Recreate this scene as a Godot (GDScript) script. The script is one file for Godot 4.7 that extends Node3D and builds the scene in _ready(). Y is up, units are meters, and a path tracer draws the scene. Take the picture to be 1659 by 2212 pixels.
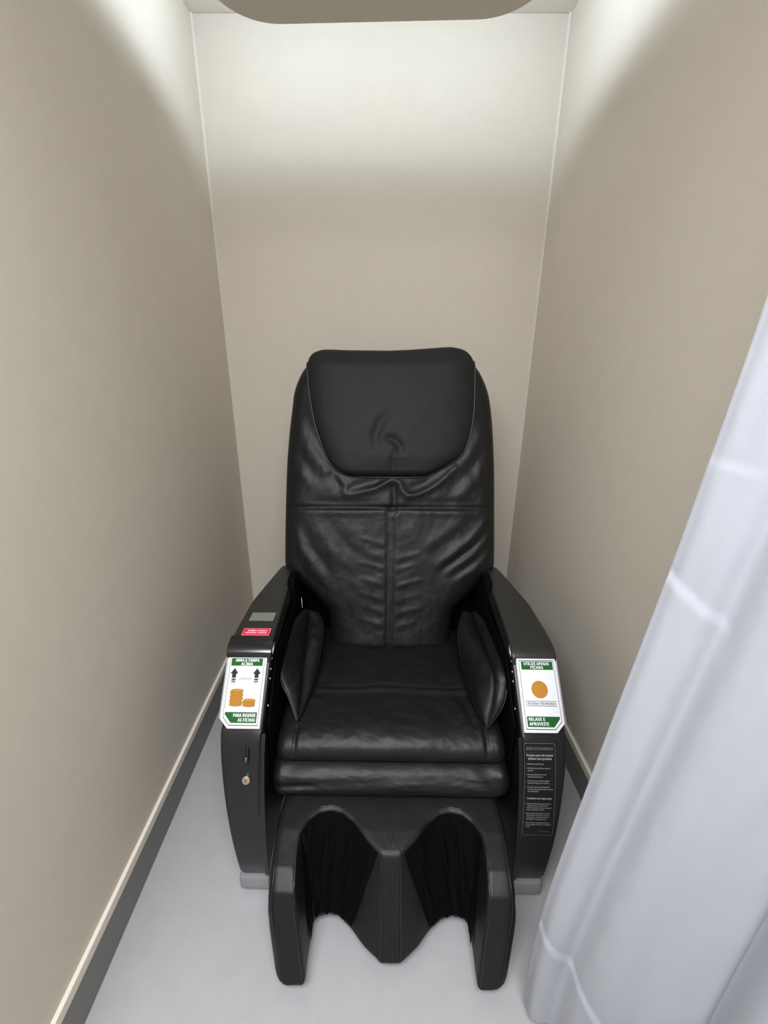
extends Node3D
# A small beige booth with one black leather massage chair, a white curtain and a hanging ceiling light.
# World: camera stands at x = 0, z = 0 and looks along -z; y is up; floor at y = 0.

const WALL_L := -0.604
const WALL_R := 0.641
const WALL_B := -1.93
const CEIL := 2.33

var M := {}
var used := {}


# ---------------------------------------------------------------- main
func _ready():
	# camera: an ordinary lens with a little sideways shift (the photograph is cropped off centre)
	var cam := Camera3D.new()
	cam.name = "camera"
	cam.near = 0.05
	cam.far = 60.0
	cam.projection = Camera3D.PROJECTION_FRUSTUM
	var f := 960.7
	cam.size = 2212.0 / f * cam.near
	cam.frustum_offset = Vector2((829.5 - 810.0) / f * cam.near, 0)
	cam.position = Vector3(0, 1.3, 0)
	cam.rotation.x = -atan(354.0 / f)
	add_child(cam)
	cam.current = true

	var env := Environment.new()
	env.background_mode = Environment.BG_COLOR
	env.background_color = Color(0, 0, 0)
	env.tonemap_mode = Environment.TONE_MAPPER_LINEAR
	env.tonemap_exposure = 1.66
	env.sdfgi_enabled = true
	env.ssao_enabled = true
	env.ssil_enabled = true
	var we := WorldEnvironment.new()
	we.name = "environment"
	we.environment = env
	add_child(we)

	make_materials()
	build_setting()
	build_ceiling_light()
	build_corridor_light()
	build_chair()
	build_curtain()


# ---------------------------------------------------------------- bookkeeping
func meta(o, label = "", category = "", group = "", kind = ""):
	if label: o.set_meta("label", label)
	if category: o.set_meta("category", category)
	if group: o.set_meta("group", group)
	if kind: o.set_meta("kind", kind)
	return o

func put(called: String, mesh: Mesh, mat: Material, parent: Node = self) -> MeshInstance3D:
	var o := MeshInstance3D.new()
	var n: int = used.get([parent, called], 0)
	used[[parent, called]] = n + 1
	o.name = called if n == 0 else "%s_%03d" % [called, n]
	o.mesh = mesh
	o.material_override = null
	for k in mesh.get_surface_count():
		o.set_surface_override_material(k, mat)
	o.cast_shadow = GeometryInstance3D.SHADOW_CASTING_SETTING_ON
	parent.add_child(o, true)
	return o


# ---------------------------------------------------------------- mesh helpers
func smooth_mesh(v: PackedVector3Array, idx: PackedInt32Array, closed := true, toward := Vector3.ZERO, uv := PackedVector2Array()) -> ArrayMesh:
	# indexed mesh with smooth normals; turned outward by its signed volume (closed) or towards a direction
	var n := PackedVector3Array()
	n.resize(v.size())
	var vol := 0.0
	var c := Vector3.ZERO
	for p in v: c += p
	c /= maxf(1, v.size())
	var sum := Vector3.ZERO
	for t in range(0, idx.size(), 3):
		var a := v[idx[t]]
		var b := v[idx[t + 1]]
		var d := v[idx[t + 2]]
		var fn := (d - a).cross(b - a)
		vol += (a - c).dot(fn)
		sum += fn
		n[idx[t]] += fn
		n[idx[t + 1]] += fn
		n[idx[t + 2]] += fn
	var flip := vol < 0.0 if closed else sum.dot(toward) < 0.0
	if flip:
		for t in range(0, idx.size(), 3):
			var k := idx[t + 1]
			idx[t + 1] = idx[t + 2]
			idx[t + 2] = k
	for k in n.size():
		var q := n[k].normalized()
		n[k] = -q if flip else q
		if n[k] == Vector3.ZERO: n[k] = Vector3.UP
	var arr := []
	arr.resize(Mesh.ARRAY_MAX)
	arr[Mesh.ARRAY_VERTEX] = v
	arr[Mesh.ARRAY_NORMAL] = n
	if uv.size(): arr[Mesh.ARRAY_TEX_UV] = uv
	arr[Mesh.ARRAY_INDEX] = idx
	var m := ArrayMesh.new()
	m.add_surface_from_arrays(Mesh.PRIMITIVE_TRIANGLES, arr)
	return m

func angle_mesh(t: PackedVector3Array, deg := 38.0, closed := true, toward := Vector3.ZERO) -> ArrayMesh:
	# loose triangles; edges flatter than deg are smoothed
	var fn := PackedVector3Array()
	var at := {}
	var c := Vector3.ZERO
	for p in t: c += p
	c /= maxf(1, t.size())
	var vol := 0.0
	var sum := Vector3.ZERO
	for k in range(0, t.size(), 3):
		var q := (t[k + 2] - t[k]).cross(t[k + 1] - t[k])
		fn.append(q)
		vol += (t[k] - c).dot(q)
		sum += q
		for j in 3:
			var key := Vector3i((t[k + j] * 2e5).round())
			if not at.has(key): at[key] = PackedInt32Array()
			at[key].append(k / 3)
	var flip := vol < 0.0 if closed else sum.dot(toward) < 0.0
	var lim := cos(deg_to_rad(deg))
	var n := PackedVector3Array()
	n.resize(t.size())
	for k in t.size():
		var me := fn[k / 3].normalized()
		var s := Vector3.ZERO
		for j in at[Vector3i((t[k] * 2e5).round())]:
			if fn[j].normalized().dot(me) > lim: s += fn[j]
		s = s.normalized()
		if s == Vector3.ZERO: s = me
		n[k] = -s if flip else s
	if flip:
		for k in range(0, t.size(), 3):
			var p := t[k + 1]
			t[k + 1] = t[k + 2]
			t[k + 2] = p
			var q := n[k + 1]
			n[k + 1] = n[k + 2]
			n[k + 2] = q
	var arr := []
	arr.resize(Mesh.ARRAY_MAX)
	arr[Mesh.ARRAY_VERTEX] = t
	arr[Mesh.ARRAY_NORMAL] = n
	var m := ArrayMesh.new()
	m.add_surface_from_arrays(Mesh.PRIMITIVE_TRIANGLES, arr)
	return m

func inset(poly: PackedVector2Array, d: float) -> PackedVector2Array:
	var out := PackedVector2Array()
	var n := poly.size()
	var s := 1.0
	var area := 0.0
	for k in n: area += poly[k].cross(poly[(k + 1) % n])
	if area < 0: s = -1.0
	for k in n:
		var e0 := (poly[k] - poly[(k + n - 1) % n]).normalized()
		var e1 := (poly[(k + 1) % n] - poly[k]).normalized()
		var n0 := Vector2(-e0.y, e0.x) * s
		var n1 := Vector2(-e1.y, e1.x) * s
		var b := (n0 + n1).normalized()
		out.append(poly[k] + b * d / maxf(0.5, b.dot(n0)))
	return out

func prism_tris(poly: PackedVector2Array, a0: float, a1: float, bev: float, warp: Callable, steps := 1, rounds := 2) -> PackedVector3Array:
	# polygon drawn out from a0 to a1 with rounded rims; warp(Vector3(px, py, a)) places it
	var layers := []
	for k in rounds + 1:
		var q := float(k) / rounds * PI / 2
		layers.append([a0 + bev * (1 - sin(q)), inset(poly, bev * (1 - cos(q)))])
	layers.reverse()
	var list := []
	for k in layers.size(): list.append(layers[k])
	# layers currently run from rim (a0, full inset) to a0+bev, no inset
	var up := []
	for k in rounds + 1:
		var q := float(k) / rounds * PI / 2
		up.append([a1 - bev * (1 - sin(q)), inset(poly, bev * (1 - cos(q)))])
	list = []
	for k in range(rounds, -1, -1): list.append([a0 + bev * (1 - sin(float(k) / rounds * PI / 2)), inset(poly, bev * (1 - cos(float(k) / rounds * PI / 2)))])
	# order: k = rounds -> sin = 1 : a0, inset = bev ; k = 0 -> a0 + bev, inset 0
	for k in range(1, steps): list.append([lerpf(a0 + bev, a1 - bev, float(k) / steps), poly])
	for k in rounds + 1: list.append([a1 - bev + bev * sin(float(k) / rounds * PI / 2), inset(poly, bev * (1 - cos(float(k) / rounds * PI / 2)))])
	var t := PackedVector3Array()
	var n := poly.size()
	for L in list.size() - 1:
		var A: PackedVector2Array = list[L][1]
		var B: PackedVector2Array = list[L + 1][1]
		var za: float = list[L][0]
		var zb: float = list[L + 1][0]
		for k in n:
			var j := (k + 1) % n
			var p0: Vector3 = warp.call(Vector3(A[k].x, A[k].y, za))
			var p1: Vector3 = warp.call(Vector3(A[j].x, A[j].y, za))
			var p2: Vector3 = warp.call(Vector3(B[j].x, B[j].y, zb))
			var p3: Vector3 = warp.call(Vector3(B[k].x, B[k].y, zb))
			t.append_array([p0, p1, p2, p0, p2, p3])
	for e in 2:
		var P: PackedVector2Array = list[0][1] if e == 0 else list[-1][1]
		var z: float = list[0][0] if e == 0 else list[-1][0]
		var tri := Geometry2D.triangulate_polygon(P)
		var ccw := 0.0
		for k in n: ccw += P[k].cross(P[(k + 1) % n])
		for k in range(0, tri.size(), 3):
			var i0 := tri[k]
			var i1 := tri[k + 1]
			var i2 := tri[k + 2]
			# make the cap agree with the sides
			var cc := (P[i1] - P[i0]).cross(P[i2] - P[i0])
			if (cc > 0) == (ccw > 0):
				if e == 0:
					var s := i1
					i1 = i2
					i2 = s
			elif e == 1:
				var s := i1
				i1 = i2
				i2 = s
			for q in [i0, i1, i2]: t.append(warp.call(Vector3(P[q].x, P[q].y, z)))
	return t

func box_tris(c: Vector3, s: Vector3, bev := 0.003) -> PackedVector3Array:
	var h := s / 2
	var poly := PackedVector2Array()
	var r := minf(bev, minf(h.x, h.y) * 0.9)
	for q in [[1, 1, 0], [-1, 1, 1], [-1, -1, 2], [1, -1, 3]]:
		for k in 3:
			var a: float = (q[2] + k / 2.0) * PI / 2
			poly.append(Vector2(q[0] * (h.x - r) + r * cos(a), q[1] * (h.y - r) + r * sin(a)))
	return prism_tris(poly, -h.z, h.z, minf(bev, h.z * 0.9), func(p): return c + p)

func block(called: String, c: Vector3, s: Vector3, mat: Material, parent: Node = self, bev := 0.003) -> MeshInstance3D:
	return put(called, angle_mesh(box_tris(c, s, bev)), mat, parent)

func tube_into(v: PackedVector3Array, idx: PackedInt32Array, path: PackedVector3Array, r: float, sides := 6):
	var first := v.size()
	var prev := Vector3.ZERO
	for k in path.size():
		var d := (path[mini(k + 1, path.size() - 1)] - path[maxi(k - 1, 0)]).normalized()
		var s := prev - d * prev.dot(d)
		if s.length() < 0.1: s = d.cross(Vector3.UP if absf(d.y) < 0.9 else Vector3.RIGHT)
		s = s.normalized()
		prev = s
		var w := d.cross(s)
		var rr := r if k > 0 and k < path.size() - 1 else r * 0.6
		for j in sides:
			var a := TAU * j / sides
			v.append(path[k] + (s * cos(a) + w * sin(a)) * rr)
	for k in path.size() - 1:
		for j in sides:
			var a := first + k * sides + j
			var b := first + k * sides + (j + 1) % sides
			idx.append_array([a, b, b + sides, a, b + sides, a + sides])
	for e in [0, path.size() - 1]:
		var b: int = first + e * sides
		for j in range(1, sides - 1):
			if e == 0: idx.append_array([b, b + j + 1, b + j])
			else: idx.append_array([b, b + j, b + j + 1])

func tube(called: String, path: PackedVector3Array, r: float, mat: Material, parent: Node, sides := 6) -> MeshInstance3D:
	var v := PackedVector3Array()
	var i := PackedInt32Array()
	tube_into(v, i, path, r, sides)
	return put(called, smooth_mesh(v, i), mat, parent)

func grid_idx(rows: int, cols: int, wrap := false, first := 0) -> PackedInt32Array:
	var idx := PackedInt32Array()
	for r in rows - 1:
		for c in (cols if wrap else cols - 1):
			var a := first + r * cols + c
			var b := first + r * cols + (c + 1) % cols
			idx.append_array([a, b, b + cols, a, b + cols, a + cols])
	return idx

func table(t: Array, x: float) -> float:
	# smooth reading of a list of [x, y]
	if x <= t[0][0]: return t[0][1]
	for k in t.size() - 1:
		if x <= t[k + 1][0]:
			var w: float = (x - t[k][0]) / (t[k + 1][0] - t[k][0])
			var y0: float = t[maxi(k - 1, 0)][1]
			var y3: float = t[mini(k + 2, t.size() - 1)][1]
			var x0: float = t[maxi(k - 1, 0)][0]
			var x3: float = t[mini(k + 2, t.size() - 1)][0]
			var dx: float = t[k + 1][0] - t[k][0]
			var m0: float = (t[k + 1][1] - y0) / maxf(1e-6, t[k + 1][0] - x0) * dx
			var m1: float = (y3 - t[k][1]) / maxf(1e-6, x3 - t[k][0]) * dx
			var w2 := w * w
			var w3 := w2 * w
			return (2 * w3 - 3 * w2 + 1) * t[k][1] + (w3 - 2 * w2 + w) * m0 + (3 * w2 - 2 * w3) * t[k + 1][1] + (w3 - w2) * m1
	return t[-1][1]

func lin(t: Array, x: float) -> float:
	if x <= t[0][0]: return t[0][1]
	for k in t.size() - 1:
		if x <= t[k + 1][0]:
			return lerpf(t[k][1], t[k + 1][1], (x - t[k][0]) / (t[k + 1][0] - t[k][0]))
	return t[-1][1]

func seg_dist(p: Vector2, a: Vector2, b: Vector2) -> float:
	var d := b - a
	var w := clampf((p - a).dot(d) / maxf(1e-12, d.length_squared()), 0, 1)
	return p.distance_to(a + d * w)

func spline(pts: Array, per := 8) -> PackedVector3Array:
	var out := PackedVector3Array()
	for k in pts.size() - 1:
		for j in per:
			out.append((pts[k] as Vector3).cubic_interpolate(pts[k + 1], pts[maxi(k - 1, 0)], pts[mini(k + 2, pts.size() - 1)], float(j) / per))
	out.append(pts[-1])
	return out

func spline2(pts: Array, per := 6, loop := true) -> PackedVector2Array:
	var out := PackedVector2Array()
	var n := pts.size()
	for k in (n if loop else n - 1):
		for j in per:
			if loop: out.append((pts[k] as Vector2).cubic_interpolate(pts[(k + 1) % n], pts[(k + n - 1) % n], pts[(k + 2) % n], float(j) / per))
			else: out.append((pts[k] as Vector2).cubic_interpolate(pts[k + 1], pts[maxi(k - 1, 0)], pts[mini(k + 2, n - 1)], float(j) / per))
	if not loop: out.append(pts[-1])
	return out


# ---------------------------------------------------------------- materials
func noise_tex(freq: float, size: int, seed_: int, normal := false, strength := 4.0, type := FastNoiseLite.TYPE_SIMPLEX_SMOOTH, oct := 4, ramp: Array = []) -> NoiseTexture2D:
	var n := FastNoiseLite.new()
	n.noise_type = type
	n.seed = seed_
	n.frequency = freq
	n.fractal_octaves = oct
	if type == FastNoiseLite.TYPE_CELLULAR:
		n.cellular_return_type = FastNoiseLite.RETURN_DISTANCE2_SUB
	var t := NoiseTexture2D.new()
	t.width = size
	t.height = size
	t.seamless = true
	t.noise = n
	t.as_normal_map = normal
	t.bump_strength = strength
	if ramp.size():
		var g := Gradient.new()
		g.set_color(0, ramp[0])
		g.set_color(1, ramp[1])
		t.color_ramp = g
	return t

func mat(called: String, c: Color, rough := 0.6, metal := 0.0, spec := 0.5) -> StandardMaterial3D:
	var m := StandardMaterial3D.new()
	m.resource_name = called
	m.albedo_color = c
	m.roughness = rough
	m.metallic = metal
	m.metallic_specular = spec
	M[called] = m
	return m

func world_tri(m: StandardMaterial3D, scale: float):
	m.uv1_triplanar = true
	m.uv1_world_triplanar = true
	m.uv1_scale = Vector3.ONE * scale

func make_materials():
	var m := mat("wall_paint", Color(0.83, 0.795, 0.735), 0.75, 0, 0.35)
	m.albedo_texture = noise_tex(0.012, 512, 3, false, 1, FastNoiseLite.TYPE_SIMPLEX_SMOOTH, 5, [Color(0.985, 0.985, 0.985), Color(1, 1, 1)])
	m.normal_enabled = true
	m.normal_texture = noise_tex(0.05, 512, 4, true, 1.5)
	m.normal_scale = 0.04
	world_tri(m, 1.6)
	mat("ceiling_paint", Color(0.89, 0.87, 0.83), 0.85, 0, 0.3)
	mat("sealant", Color(0.83, 0.81, 0.77), 0.6)
	m = mat("floor_vinyl", Color(0.665, 0.655, 0.66), 0.34, 0, 0.5)
	m.albedo_texture = noise_tex(0.02, 512, 7, false, 1, FastNoiseLite.TYPE_SIMPLEX_SMOOTH, 5, [Color(0.975, 0.975, 0.975), Color(1, 1, 1)])
	m.normal_enabled = true
	m.normal_texture = noise_tex(0.02, 512, 8, true, 2.0)
	m.normal_scale = 0.1
	world_tri(m, 1.5)
	mat("baseboard_grey", Color(0.47, 0.47, 0.46), 0.5)
	mat("baseboard_cap", Color(0.90, 0.87, 0.81), 0.5)
	mat("panel_paint", Color(0.84, 0.82, 0.78), 0.8, 0, 0.3)
	m = mat("led", Color(1, 1, 1), 0.6)
	m.emission_enabled = true
	m.emission = Color(1.0, 0.98, 0.95)
	m.emission_energy_multiplier = 1.5
	m = mat("corridor_led", Color(1, 1, 1), 0.6)
	m.emission_enabled = true
	m.emission = Color(0.93, 0.96, 1.0)
	m.emission_energy_multiplier = 1.5
	m = mat("leather", Color(0.074, 0.074, 0.078), 0.47, 0, 0.4)
	m.normal_enabled = true
	m.normal_texture = noise_tex(0.09, 512, 11, true, 5.0, FastNoiseLite.TYPE_CELLULAR, 2)
	m.normal_scale = 0.2
	m.uv1_triplanar = true
	m.uv1_scale = Vector3.ONE * 9.0
	m = mat("leather_pad", Color(0.10, 0.10, 0.10), 0.6, 0, 0.35)
	m.normal_enabled = true
	m.normal_texture = M.leather.normal_texture
	m.normal_scale = 0.18
	m.uv1_triplanar = true
	m.uv1_scale = Vector3.ONE * 9.0
	mat("piping", Color(0.10, 0.10, 0.105), 0.38)
	mat("liner_cloth", Color(0.022, 0.022, 0.025), 0.85, 0, 0.2)
	m = mat("black_plastic", Color(0.09, 0.09, 0.093), 0.3, 0, 0.5)
	m.normal_enabled = true
	m.normal_texture = noise_tex(0.15, 256, 15, true, 3.0)
	m.normal_scale = 0.08
	m.uv1_triplanar = true
	m.uv1_scale = Vector3.ONE * 14.0
	mat("gloss_plastic", Color(0.07, 0.07, 0.075), 0.16, 0, 0.6)
	mat("arm_top_plastic", Color(0.13, 0.13, 0.125), 0.36, 0, 0.5)
	mat("deep_black", Color(0.03, 0.03, 0.032), 0.85, 0, 0.15)
	mat("foot_grey", Color(0.56, 0.56, 0.57), 0.4, 0.2)
	mat("rubber", Color(0.06, 0.06, 0.06), 0.8)
	mat("sign_white", Color(0.89, 0.89, 0.905), 0.45)
	mat("print_green", Color(0.13, 0.35, 0.16), 0.6, 0, 0.25)
	mat("print_white", Color(0.97, 0.97, 0.97), 0.4)
	mat("print_grey", Color(0.33, 0.33, 0.34), 0.6, 0, 0.25)
	mat("print_light_grey", Color(0.84, 0.84, 0.83), 0.4)
	mat("print_dark", Color(0.17, 0.18, 0.18), 0.6, 0, 0.25)
	mat("print_gold", Color(0.71, 0.50, 0.18), 0.55, 0, 0.3)
	mat("print_gold_dark", Color(0.56, 0.37, 0.10), 0.55, 0, 0.3)
	mat("print_red", Color(0.86, 0.10, 0.24), 0.6, 0, 0.25)
	mat("print_pink", Color(0.97, 0.42, 0.53), 0.6, 0, 0.25)
	mat("label_line", Color(0.40, 0.40, 0.39), 0.4)
	mat("label_text", Color(0.66, 0.66, 0.64), 0.4)
	mat("label_film", Color(0.05, 0.05, 0.05), 0.35)
	mat("display_glass", Color(0.44, 0.46, 0.42), 0.25)
	mat("steel", Color(0.75, 0.74, 0.72), 0.3, 0.9)
	mat("brass", Color(0.78, 0.66, 0.50), 0.35, 0.85)
	mat("slot_black", Color(0.01, 0.01, 0.01), 0.6)
	m = mat("curtain_cloth", Color(0.75, 0.765, 0.80), 0.8, 0, 0.3)
	m.backlight_enabled = true
	m.backlight = Color(1.0, 1.0, 1.0)
	m.normal_enabled = true
	m.normal_texture = noise_tex(0.25, 256, 21, true, 2.0)
	m.normal_scale = 0.15
	world_tri(m, 8.0)
	mat("thread", Color(0.97, 0.97, 0.98), 0.7)


# ---------------------------------------------------------------- the room
func build_setting():
	var T := 0.1
	var zf := -0.25   # the booth's front, the corridor begins here
	var lab := ""
	meta(block("floor", Vector3(0, -0.05, 0.0), Vector3(5.2, 0.1, 4.2), M.floor_vinyl), "pale grey smooth vinyl floor under the massage chair", "floor", "", "structure")
	meta(block("ceiling", Vector3(0, CEIL + 0.05, 0.0), Vector3(5.2, 0.1, 4.2), M.ceiling_paint), "plain pale ceiling above the rounded hanging panel", "ceiling", "", "structure")
	meta(block("wall_left", Vector3(WALL_L - T / 2, CEIL / 2, (WALL_B + zf) / 2), Vector3(T, CEIL, zf - WALL_B), M.wall_paint), "plain beige wall on the left of the chair", "wall", "", "structure")
	meta(block("wall_right", Vector3(WALL_R + T / 2, CEIL / 2, (WALL_B + zf) / 2), Vector3(T, CEIL, zf - WALL_B), M.wall_paint), "plain beige wall on the right behind the curtain", "wall", "", "structure")
	meta(block("wall_back", Vector3(0, CEIL / 2, WALL_B - T / 2), Vector3(WALL_R - WALL_L + 0.2, CEIL, T), M.wall_paint), "plain beige wall behind the chair, brightly lit at the top", "wall", "", "structure")
	# the corridor outside the booth, behind the camera
	var x0 := WALL_L - T
	var x1 := WALL_R + T
	meta(block("wall_front_left", Vector3((x0 - 2.5) / 2, CEIL / 2, zf - T / 2), Vector3(x0 + 2.5, CEIL, T), M.wall_paint), "beige corridor partition left of the booth opening", "wall", "", "structure")
	meta(block("wall_front_right", Vector3((x1 + 2.5) / 2, CEIL / 2, zf - T / 2), Vector3(2.5 - x1, CEIL, T), M.wall_paint), "beige corridor partition right of the booth opening", "wall", "", "structure")
	meta(block("wall_corridor_left", Vector3(-2.55, CEIL / 2, 0.85), Vector3(T, CEIL, 2.4), M.wall_paint), "corridor end wall on the far left", "wall", "", "structure")
	meta(block("wall_corridor_right", Vector3(2.55, CEIL / 2, 0.85), Vector3(T, CEIL, 2.4), M.wall_paint), "corridor end wall on the far right", "wall", "", "structure")
	meta(block("wall_corridor", Vector3(0, CEIL / 2, 2.0), Vector3(5.2, CEIL, T), M.wall_paint), "corridor wall opposite the booth", "wall", "", "structure")
	# baseboards: a grey board under a narrow cream cap
	var len := zf - WALL_B
	var zc := (zf + WALL_B) / 2
	var b = meta(block("baseboard_left", Vector3(WALL_L + 0.0045, 0.049, zc), Vector3(0.009, 0.098, len), M.baseboard_grey, self, 0.001), "grey baseboard with cream cap along the left wall", "baseboard", "", "structure")
	meta(block("cap", Vector3(WALL_L + 0.0052, 0.1105, zc), Vector3(0.0104, 0.025, len), M.baseboard_cap, b, 0.002), "cream cap strip")
	b = meta(block("baseboard_right", Vector3(WALL_R - 0.0045, 0.049, zc), Vector3(0.009, 0.098, len), M.baseboard_grey, self, 0.001), "grey baseboard with cream cap along the right wall", "baseboard", "", "structure")
	meta(block("cap", Vector3(WALL_R - 0.0052, 0.1105, zc), Vector3(0.0104, 0.025, len), M.baseboard_cap, b, 0.002), "cream cap strip")
	b = meta(block("baseboard_back", Vector3((WALL_L + WALL_R) / 2, 0.049, WALL_B + 0.0045), Vector3(WALL_R - WALL_L - 0.02, 0.098, 0.009), M.baseboard_grey, self, 0.001), "grey baseboard with cream cap along the back wall", "baseboard", "", "structure")
	meta(block("cap", Vector3((WALL_L + WALL_R) / 2, 0.1105, WALL_B + 0.0052), Vector3(WALL_R - WALL_L - 0.022, 0.025, 0.0104), M.baseboard_cap, b, 0.002), "cream cap strip")
	# the pale beads of sealant in the two back corners
	for k in 2:
		var x := WALL_L if k == 0 else WALL_R
		var s := 1.0 if k == 0 else -1.0
		var p := PackedVector2Array([Vector2(x, WALL_B), Vector2(x + s * 0.006, WALL_B), Vector2(x + s * 0.003, WALL_B + 0.003), Vector2(x, WALL_B + 0.006)])
		var t := prism_tris(p, 0.123, CEIL, 0.0001, func(q): return Vector3(q.x, q.z, q.y), 1, 1)
		meta(put("trim_%d" % (k + 1), angle_mesh(t), M.sealant), "pale sealant bead in the back %s corner" % ["left", "right"][k], "trim", "", "structure")


func round_rect(hx: float, hy: float, r: float, seg := 10) -> PackedVector2Array:
	var p := PackedVector2Array()
	for q in [[1, 1, 0], [-1, 1, 1], [-1, -1, 2], [1, -1, 3]]:
		for k in seg + 1:
			var a: float = (q[2] + float(k) / seg) * PI / 2
			p.append(Vector2(q[0] * (hx - r) + r * cos(a), q[1] * (hy - r) + r * sin(a)))
	return p

func area_light(called: String, parent: Node3D, at: Vector3, dir: Vector3, size: Vector2, energy: float, c: Color):
	var l := AreaLight3D.new()
	l.name = called
	l.area_size = size
	l.light_energy = energy
	l.light_color = c
	l.shadow_enabled = true
	l.area_range = 8.0
	l.area_attenuation = 2.0
	parent.add_child(l, true)
	var up := Vector3.UP if absf(dir.y) < 0.9 else Vector3.FORWARD
	l.transform = Transform3D(Basis.looking_at(dir, up), at)

func build_ceiling_light():
	# a hanging panel with rounded corners; tubes on its block shine sideways onto the walls
	var o := Node3D.new()
	o.name = "ceiling_light"
	add_child(o)
	o.position = Vector3(-0.006, 2.10, -1.037)
	o.rotation.y = deg_to_rad(-1.9)
	meta(o, "beige hanging ceiling panel with rounded corners, light glowing above its edges", "ceiling light")
	put("panel", angle_mesh(prism_tris(round_rect(0.405, 0.5, 0.15, 12), 0, 0.03, 0.004, func(p): return Vector3(p.x, p.z, p.y))), M.panel_paint, o)
	put("mounting_block", angle_mesh(prism_tris(round_rect(0.27, 0.365, 0.1, 8), 0.03, CEIL - 2.10, 0.002, func(p): return Vector3(p.x, p.z, p.y))), M.panel_paint, o)
	var warm := Color(0.835, 0.91, 1.0)
	# [place, facing, length, energy]
	var r2 := sqrt(0.5)
	var list := [
		[Vector3(0, 0.115, -0.385), Vector3(0, 0, -1), 0.40, 0.09],
		[Vector3(-0.26, 0.115, -0.355), Vector3(-r2, 0, -r2), 0.14, 0.115],
		[Vector3(0.26, 0.115, -0.355), Vector3(r2, 0, -r2), 0.14, 0.115],
		[Vector3(-0.285, 0.115, -0.17), Vector3(-1, 0, 0), 0.3, 0.03],
		[Vector3(0.285, 0.115, -0.17), Vector3(1, 0, 0), 0.3, 0.03],
	]
	for q in list:
		var d: Vector3 = q[1]
		var side := d.cross(Vector3.UP)
		var c: Vector3 = q[0]
		var L: float = q[2]
		var t := prism_tris(round_rect(L / 2, 0.03, 0.012, 4), -0.012, 0.0, 0.003, func(p): return c + side * p.x + Vector3.UP * p.y + d * p.z)
		put("light_strip", angle_mesh(t), M.led, o)
		area_light("strip_glow", o, c + d * 0.004, d, Vector2(L, 0.06), q[3], warm)

func build_corridor_light():
	var o := Node3D.new()
	o.name = "corridor_ceiling_light"
	add_child(o)
	o.position = Vector3(-0.22, CEIL, 0.40)
	meta(o, "flat white ceiling light of the corridor in front of the booth", "ceiling light")
	block("frame", Vector3(0, -0.012, 0), Vector3(1.5, 0.022, 0.8), M.panel_paint, o, 0.004)
	block("diffuser", Vector3(0, -0.026, 0), Vector3(1.4, 0.008, 0.7), M.corridor_led, o, 0.002)
	area_light("panel_glow", o, Vector3(0, -0.034, 0), Vector3.DOWN, Vector2(1.4, 0.7), 4.6, Color(0.96, 0.975, 1.0))


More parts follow.
